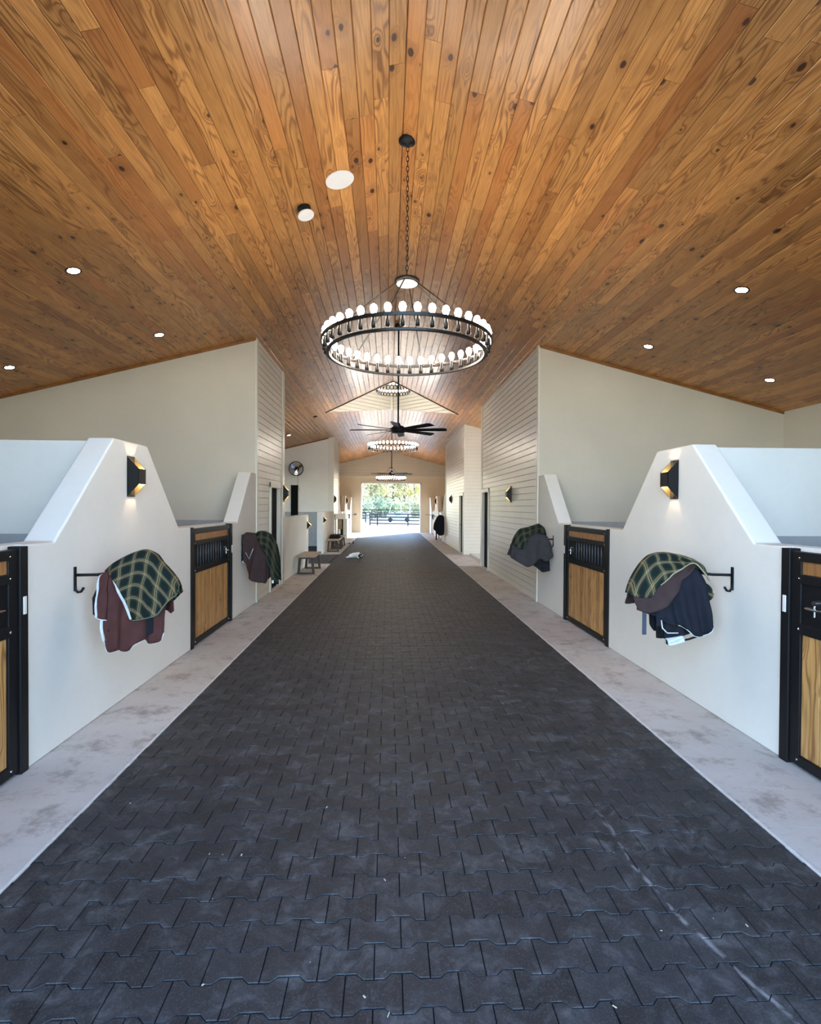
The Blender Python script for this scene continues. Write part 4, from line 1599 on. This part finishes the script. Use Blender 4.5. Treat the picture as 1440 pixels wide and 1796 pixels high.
bench(12.70, 13.85, 'long wooden bench with dark trapezoid legs in front of the first low wall')
bench(18.87, 20.1, 'wooden bench with dark legs by the second low wall, black pad on it')
bench(20.75, 21.75, 'farthest wooden bench, just behind the one with the black pad')
t = thing('saddle_pad', 'folded black pad lying on the second bench', 'pad', (-1.96, 19.75, 0.445))
pd = MB().box(-2.17, -1.78, 19.45, 20.05, 0.4455, 0.51)
pd.build('lower_layer', M['black_fab'], t, bevel=0.02, seg=3)
pd = MB().box(-2.15, -1.80, 19.47, 20.03, 0.5105, 0.575)
pd.build('upper_layer', M['black_fab'], t, bevel=0.02, seg=3)

# open white station against the left wall with hanging cloths
t = thing('grooming_station', 'white open frame cabinet standing against the far left wall', 'cabinet', (-2.02, 22.7, 0))
MB().box(-2.21, -1.80, 22.2, 23.3, 1.09, 1.31).build('top_box', M['white_trim'], t, bevel=0.01)
for ya in (22.2, 23.22):
    MB().box(-1.885, -1.80, ya, ya + 0.08, 0.0, 1.09).build('leg', M['white_trim'], t, bevel=0.008)
    MB().box(-2.21, -2.185, ya, ya + 0.03, 0.0, 1.09).build('back_post', M['black'], t)
MB().box(-2.21, -1.82, 22.24, 23.26, 0.10, 0.14).build('shelf', M['white_trim'], t)
t = thing('hanging_towel', 'tan towel hanging under the white cabinet top', 'towel', (-2.05, 22.3, 0.7))
d = MB()
d.add([(-2.10 + 0.15 * i / 8, 22.30 + 0.015 * math.sin(i * 1.7 + k * 0.3), 1.085 - 0.42 * k / 8) for i in range(9) for k in range(9)], [(i * 9 + k, (i + 1) * 9 + k, (i + 1) * 9 + k + 1, i * 9 + k + 1) for i in range(8) for k in range(8)])
d.build('cloth', M['tan_fab'], t, smooth=True, solid=0.02)
MB().box(-2.12, -1.93, 22.285, 22.315, 1.07, 1.088).build('hanger', M['black'], t)
t = thing('hanging_rug', 'dark green cloth hanging inside the white cabinet', 'cloth', (-1.94, 22.45, 0.5))
d = MB()
d.add([(-2.00 + 0.11 * i / 8, 22.45 + 0.02 * math.sin(i * 2.1 + k * 0.4), 1.085 - 0.75 * k / 8) for i in range(9) for k in range(9)], [(i * 9 + k, (i + 1) * 9 + k, (i + 1) * 9 + k + 1, i * 9 + k + 1) for i in range(8) for k in range(8)])
d.build('cloth', M['green_fab'], t, smooth=True, solid=0.03)
MB().box(-2.01, -1.88, 22.44, 22.46, 1.07, 1.088).build('hanger', M['black'], t)
t = thing('black_bucket', 'small black bucket under the tan towel in the white cabinet', 'bucket', (-2.03, 22.5, 0.14))
MB().lathe([(0.10, 0.14), (0.13, 0.42), (0.137, 0.42), (0.137, 0.44), (0.12, 0.44), (0.09, 0.16)], (-2.03, 22.62, 0), 20).build('body', M['black'], t, smooth=True)
MB().tube([(-2.16, 22.62, 0.43), (-2.14, 22.62, 0.55), (-2.03, 22.62, 0.62), (-1.92, 22.62, 0.55), (-1.90, 22.62, 0.43)], 0.006, 6).build('handle', M['iron'], t, smooth=True)
t = thing('low_step', 'low white slanted step on the rubber edge before the far stalls', 'step', (-1.55, 22.9, 0))
d = MB()
d.prism([(-1.76, 22.8, 0.07), (-1.74, 22.8, 0.04), (-1.44, 22.8, 0.16), (-1.46, 22.8, 0.19)], (0, 0.35, 0))
d.build('tread', M['white_trim'], t)
for xx in (-1.68, -1.50):
    MB().box(xx - 0.02, xx + 0.02, 22.84, 23.1, 0.0, 0.075 if xx < -1.6 else 0.14).build('leg', M['black'], t)

# ---- wash bay wall: round fan, dark panel
t = thing('wall_fan', 'round caged fan mounted high on the white wash bay wall', 'fan', (-3.70, 21.6, 3.14))
fc = Vector((-3.70, 21.25, 3.14))
rg = MB()
for rr, dy in ((0.285, 0.0), (0.285, 0.12), (0.19, -0.03), (0.10, -0.045), (0.27, -0.012)):
    pts = [(fc.x + rr * math.cos(2 * PI * k / 32), fc.y + dy, fc.z + rr * math.sin(2 * PI * k / 32)) for k in range(32)]
    rg.tube(pts, 0.008 if rr > 0.25 else 0.004, 6, closed=True)
for k in range(20):
    a = 2 * PI * k / 20
    c_, s_ = math.cos(a), math.sin(a)
    rg.tube([(fc.x + 0.05 * c_, fc.y - 0.05, fc.z + 0.05 * s_), (fc.x + 0.19 * c_, fc.y - 0.03, fc.z + 0.19 * s_), (fc.x + 0.285 * c_, fc.y, fc.z + 0.285 * s_), (fc.x + 0.285 * c_, fc.y + 0.12, fc.z + 0.285 * s_), (fc.x + 0.05 * c_, fc.y + 0.17, fc.z + 0.05 * s_)], 0.0035, 5)
rg.build('cage', M['iron'], t, smooth=True)
for k in range(3):
    a = 2 * PI * k / 3 + 0.5
    er = Vector((math.cos(a), 0, math.sin(a)))
    et = Vector((-math.sin(a), 0, math.cos(a)))
    ny = Vector((0, 1, 0))
    wv = et * 0.9 + ny * 0.35
    b = MB()
    c0 = fc + ny * 0.06
    b.prism([c0 + er * 0.04 - wv * 0.04, c0 + er * 0.25 - wv * 0.07, c0 + er * 0.26 + wv * 0.09, c0 + er * 0.04 + wv * 0.04], ny * 0.006)
    b.build('blade', M['chrome'], t)
MB().lathe([(0.03, 21.19), (0.06, 21.21), (0.06, 21.35), (0.09, 21.37), (0.09, 21.50), (0.05, 21.52)], (fc.x, 0, fc.z), 18, 'Y').build('motor', M['black'], t, smooth=True)
MB().cyl((fc.x, 21.5, fc.z), (fc.x, 21.6, fc.z), 0.03, n=12).build('wall_bracket', M['iron'], t)
MB().tube([(fc.x, 21.58, fc.z - 0.03), (fc.x + 0.02, 21.59, fc.z - 0.35), (fc.x + 0.01, 21.59, 2.5), (fc.x + 0.09, 21.59, 2.25)], 0.006, 6).build('power_cord', M['iron'], t, smooth=True)

t = thing('wall_mat', 'tall narrow black panel on the white wash bay wall below the fan', 'panel', (-3.82, 21.58, 0.1))
MB().box(-3.955, -3.67, 21.55, 21.575, 0.12, 2.47).build('sheet', M['black_door'], t, bevel=0.004)
MB().box(-3.965, -3.66, 21.545, 21.578, 2.45, 2.49).build('top_batten', M['black'], t)

# ---- white dog lying on the aisle
def blob(mb, c, r, n=12, m=8):
    vs, fs = [], []
    for i in range(m + 1):
        ph = PI * i / m
        for k in range(n):
            a = 2 * PI * k / n
            vs.append((c[0] + r[0] * math.sin(ph) * math.cos(a), c[1] + r[1] * math.sin(ph) * math.sin(a), c[2] + r[2] * math.cos(ph)))
    for i in range(m):
        for k in range(n):
            l = (k + 1) % n
            fs.append((i * n + k, i * n + l, (i + 1) * n + l, (i + 1) * n + k))
    mb.add(vs, fs)


dm = NT('dog_coat')
pp = dm.sep(dm.obj())
pn = dm.noise(dm.obj(), 9, 3)
hd_ = dm.math('ADD', pp[0], dm.math('MULTIPLY', dm.math('SUBTRACT', pn, 0.5), 0.22))
mask = dm.smooth(hd_, 0.10, 0.12)
patch = dm.smooth(dm.noise(dm.obj(), 14, 2), 0.42, 0.46)
dc = dm.mix(dm.math('MULTIPLY', mask, patch), (0.86, 0.86, 0.85), (0.02, 0.02, 0.024))
dm.bump(dm.noise(dm.obj(), 120, 3), 0.4, 0.01)
dm.set(dc, 0.9, spec=0.1)
DX, DY = -1.02, 16.68
dog = thing('dog', 'small white dog with dark head patches lying on the rubber aisle', 'dog', (DX, DY, 0))
b = MB()
for (cx_, cy_, cz_, rx, ry, rz) in ((-0.02, 0.0, 0.085, 0.15, 0.10, 0.085), (0.08, 0.0, 0.095, 0.11, 0.095, 0.09), (-0.10, 0.01, 0.07, 0.12, 0.085, 0.07),
                                    (-0.13, -0.06, 0.045, 0.09, 0.05, 0.045), (-0.19, -0.07, 0.028, 0.07, 0.028, 0.026), (-0.245, -0.06, 0.022, 0.05, 0.022, 0.020),
                                    (0.15, -0.04, 0.09, 0.06, 0.06, 0.06), (0.19, -0.09, 0.085, 0.062, 0.062, 0.058), (0.185, -0.145, 0.062, 0.034, 0.05, 0.032), (0.183, -0.185, 0.052, 0.024, 0.026, 0.022),
                                    (0.10, -0.11, 0.03, 0.035, 0.09, 0.028), (0.10, -0.20, 0.022, 0.028, 0.05, 0.020), (0.20, -0.10, 0.028, 0.03, 0.09, 0.026),
                                    (-0.20, 0.03, 0.035, 0.08, 0.022, 0.022), (-0.27, 0.03, 0.025, 0.05, 0.015, 0.015),
                                    (0.135, -0.085, 0.125, 0.018, 0.026, 0.034), (0.245, -0.08, 0.122, 0.018, 0.026, 0.034)):
    blob(b, (DX + cx_, DY + cy_, cz_ + 0.002), (rx, ry, rz))
body = b.build('body', dm.m, dog, smooth=True)
rm = body.modifiers.new('remesh', 'REMESH')
rm.mode, rm.voxel_size, rm.use_smooth_shade = 'VOXEL', 0.010, True
sm = body.modifiers.new('smooth', 'SMOOTH')
sm.factor, sm.iterations = 0.5, 4
blob_n = MB()
blob(blob_n, (DX + 0.183, DY - 0.212, 0.058), (0.012, 0.008, 0.009), 8, 6)
blob_n.build('nose', M['black'], dog, smooth=True)
for sx in (-0.026, 0.026):
    eb = MB()
    blob(eb, (DX + 0.188 + sx, DY - 0.143, 0.100), (0.007, 0.006, 0.007), 8, 6)
    eb.build('eye', M['black'], dog, smooth=True)

# ---- bits of straw and chips on the rubber
db = MB()
for k in range(24):
    x_, y_ = rng.uniform(AL + 0.1, AR - 0.1), 1.6 + rng.random() ** 1.6 * 9
    a = rng.random() * PI
    l_, w_ = rng.uniform(0.003, 0.009), rng.uniform(0.0012, 0.0025)
    c_, s_ = math.cos(a), math.sin(a)
    db.prism([(x_ + c_ * l_ - s_ * w_, y_ + s_ * l_ + c_ * w_, 0.0), (x_ - c_ * l_ - s_ * w_, y_ - s_ * l_ + c_ * w_, 0.0), (x_ - c_ * l_ + s_ * w_, y_ - s_ * l_ - c_ * w_, 0.0), (x_ + c_ * l_ + s_ * w_, y_ + s_ * l_ - c_ * w_, 0.0)], (0, 0, 0.002))
o = db.build('straw_debris', plain('pale_straw', (0.62, 0.56, 0.45), 0.8))
tag(o, 'pale bits of straw and grit scattered on the rubber aisle', 'debris', kind='stuff')

# ================================================================== OUTSIDE
# fences beyond the doorway
def fence(xs, yf, h, rails, label, r=0.06):
    t = thing('pipe_fence', label, 'fence', (xs[0], yf(xs[0]), -0.03), 'pipe fences outside')
    for x_ in xs:
        MB().cyl((x_, yf(x_), -0.03), (x_, yf(x_), h), r, n=8).build('post', M['black'], t)
    for z_ in rails:
        MB().cyl((xs[0], yf(xs[0]), z_), (xs[-1], yf(xs[-1]), z_), r * 0.85, n=8).build('rail', M['black'], t)
    return t


fence([-1.55, -0.9, 1.7, 4.2, 6.7, 9.2], lambda x: 45.6 - 0.45 * (x + 1.55), 1.02, [0.98, 0.72, 0.44, 0.16], 'dark four-rail fence just outside the far doorway')
fence([-11, -7.0, -2.2], lambda x: 52.0, 1.0, [0.95, 0.45], 'thin two-rail fence left of the four-rail fence outside')
fence([-20, -14, -8, -2, 4, 10, 16, 22], lambda x: 66.0, 1.25, [1.2, 0.85, 0.5], 'distant dark fence in front of the woods', 0.05)

# utility cart
t = thing('utility_cart', 'pale roofed utility cart parked beyond the fence outside', 'vehicle', (1.15, 56, -0.03))
cm = plain('cart_paint', (0.36, 0.36, 0.38), 0.35, noise=0.02)
gm = plain('cart_glass', (0.22, 0.24, 0.28), 0.15, noise=0.05)
d = MB()
d.prism([(-0.15, 55.4, 0.35), (2.45, 55.4, 0.35), (2.45, 55.4, 0.95), (1.55, 55.4, 0.98), (1.35, 55.4, 0.7), (0.75, 55.4, 0.7), (0.6, 55.4, 1.0), (-0.05, 55.4, 0.9)], (0, 1.3, 0))
d.build('body', cm, t, bevel=0.05, seg=3)
MB().box(0.05, 2.4, 55.35, 56.75, 1.98, 2.05).build('roof', cm, t, bevel=0.03)
for x_, x2 in ((0.1, 0.45), (1.4, 1.4), (2.35, 2.35)):
    for y_ in (55.42, 56.66):
        MB().cyl((x2, y_, 1.98), (x_, y_, 0.85), 0.03, n=8).build('roof_post', cm, t)
MB().prism([(0.12, 55.5, 0.92), (0.42, 55.5, 1.95), (0.44, 55.5, 1.95), (0.14, 55.5, 0.92)], (0, 1.1, 0)).build('windscreen', gm, t)
MB().box(0.8, 1.4, 55.5, 56.6, 0.7, 1.0).build('seat', gm, t, bevel=0.04)
for x_ in (0.25, 2.05):
    for y_ in (55.38, 56.52):
        MB().lathe([(0.12, y_), (0.22, y_ + 0.01), (0.24, y_ + 0.05), (0.24, y_ + 0.17), (0.22, y_ + 0.21), (0.12, y_ + 0.22)], (x_, 0, 0.21), 18, 'Y').build('wheel', M['black'], t, smooth=True)

# hedge and woods
bark = plain('pale_bark', (0.30, 0.26, 0.22), 0.9, noise=0.25, scale=3)
leafm = []
for nm_, c in (('autumn_yellow_leaf', (0.66, 0.58, 0.28)), ('green_leaf', (0.34, 0.38, 0.22)), ('olive_leaf', (0.52, 0.50, 0.30)), ('russet_leaf', (0.38, 0.24, 0.14))):
    lt_ = NT(nm_)
    ln = lt_.noise(lt_.geo(), 1.2, 2)
    lc = lt_.ramp(ln, [(0.3, tuple(q * 0.6 for q in c)), (0.7, tuple(min(1, q * 1.3) for q in c))])
    lt_.set(lc, 0.7, spec=0.2)
    leafm.append(lt_.m)


def leaves(mb, n, cx_, cy_, cz_, rx, ry, rz, size):
    for _ in range(n):
        u, v, w_ = rng.gauss(0, 0.45), rng.gauss(0, 0.45), rng.gauss(0, 0.45)
        c = Vector((cx_ + u * rx, cy_ + v * ry, cz_ + w_ * rz))
        a = Vector((rng.uniform(-1, 1), rng.uniform(-1, 1), rng.uniform(-1, 1))).normalized()
        b = a.orthogonal().normalized()
        s = size * rng.uniform(0.6, 1.4)
        mb.add([c - a * s, c - b * s * 0.5, c + a * s, c + b * s * 0.5], [(0, 1, 2, 3)])


def tree(x, y, h, kind, label):
    t = thing('tree', label, 'tree', (x, y, -0.03), 'trees in the woods beyond the far doorway')
    tr = MB()
    lean = rng.uniform(-0.5, 0.5)
    tr.tube([(x, y, -0.03), (x + lean * 0.2, y, h * 0.3), (x + lean * 0.6, y, h * 0.6), (x + lean, y, h * 0.95)], [0.20, 0.16, 0.12, 0.04], 8)
    for k in range(7):
        z = h * rng.uniform(0.25, 0.85)
        a = rng.random() * 2 * PI
        L = h * 0.16
        bx0 = x + lean * (z / h)
        tr.tube([(bx0, y, z), (bx0 + L * 0.6 * math.cos(a), y + L * 0.6 * math.sin(a), z + L * 0.5), (bx0 + L * math.cos(a), y + L * math.sin(a), z + L)], [0.06, 0.04, 0.015], 5)
    tr.build('trunk', bark, t, smooth=True)
    cr = MB()
    for k in range(13):
        z = h * rng.uniform(0.10, 1.0)
        a = rng.random() * 2 * PI
        L = rng.uniform(0.2, 1.6)
        leaves(cr, 150, x + lean * z / h + L * math.cos(a), y + L * math.sin(a), z, 1.15, 1.15, 1.0, 0.19)
    cr.build('crown', leafm[kind], t)


spots = []
for k in range(20):
    x = -8.5 + 18 * (k + rng.random() * 0.6) / 20
    spots.append((x, 74 + rng.random() * 16, rng.uniform(10, 15), rng.choice((0, 0, 0, 2, 2, 1, 3))))
for x, y, h, kd in spots:
    tree(x, y, h, kd, '%s tall thin tree in the woods beyond the far doorway' % ('yellow-leaved', 'green-leaved', 'olive-leaved', 'russet-leaved')[kd])
back = []
src = [o for o in COL.objects if o.name.split('.')[0] == 'tree']
for k in range(16):
    a = src[(k * 5) % len(src)]
    r = a.copy()
    COL.objects.link(r)
    r.location = (-11 + 23 * (k + rng.random() * 0.5) / 16, 96 + rng.random() * 14, -0.03)
    r['label'] = 'hazy tree in the back row of the woods beyond the far doorway'
    r['group'] = 'back row of the woods'
    for c in list(a.children):
        q = c.copy()
        COL.objects.link(q)
        q.parent = r
for k in range(11):
    x, y = -8 + 17 * k / 11 + rng.random(), 70 + rng.random() * 3
    t = thing('shrub', 'leafy shrub at the foot of the woods beyond the far doorway', 'shrub', (x, y, -0.03), 'shrubs at the foot of the woods')
    cr = MB()
    leaves(cr, 600, x, y, 1.3, 1.6, 0.9, 1.5, 0.17)
    cr.build('foliage', leafm[rng.choice((1, 1, 2, 0))], t)
    st = MB()
    for q in range(4):
        a = q * PI / 2 + 0.4
        st.tube([(x, y, -0.03), (x + 0.3 * math.cos(a), y + 0.3 * math.sin(a), 0.6), (x + 0.6 * math.cos(a), y + 0.5 * math.sin(a), 1.2)], [0.03, 0.02, 0.01], 5)
    st.build('stem', bark, t)
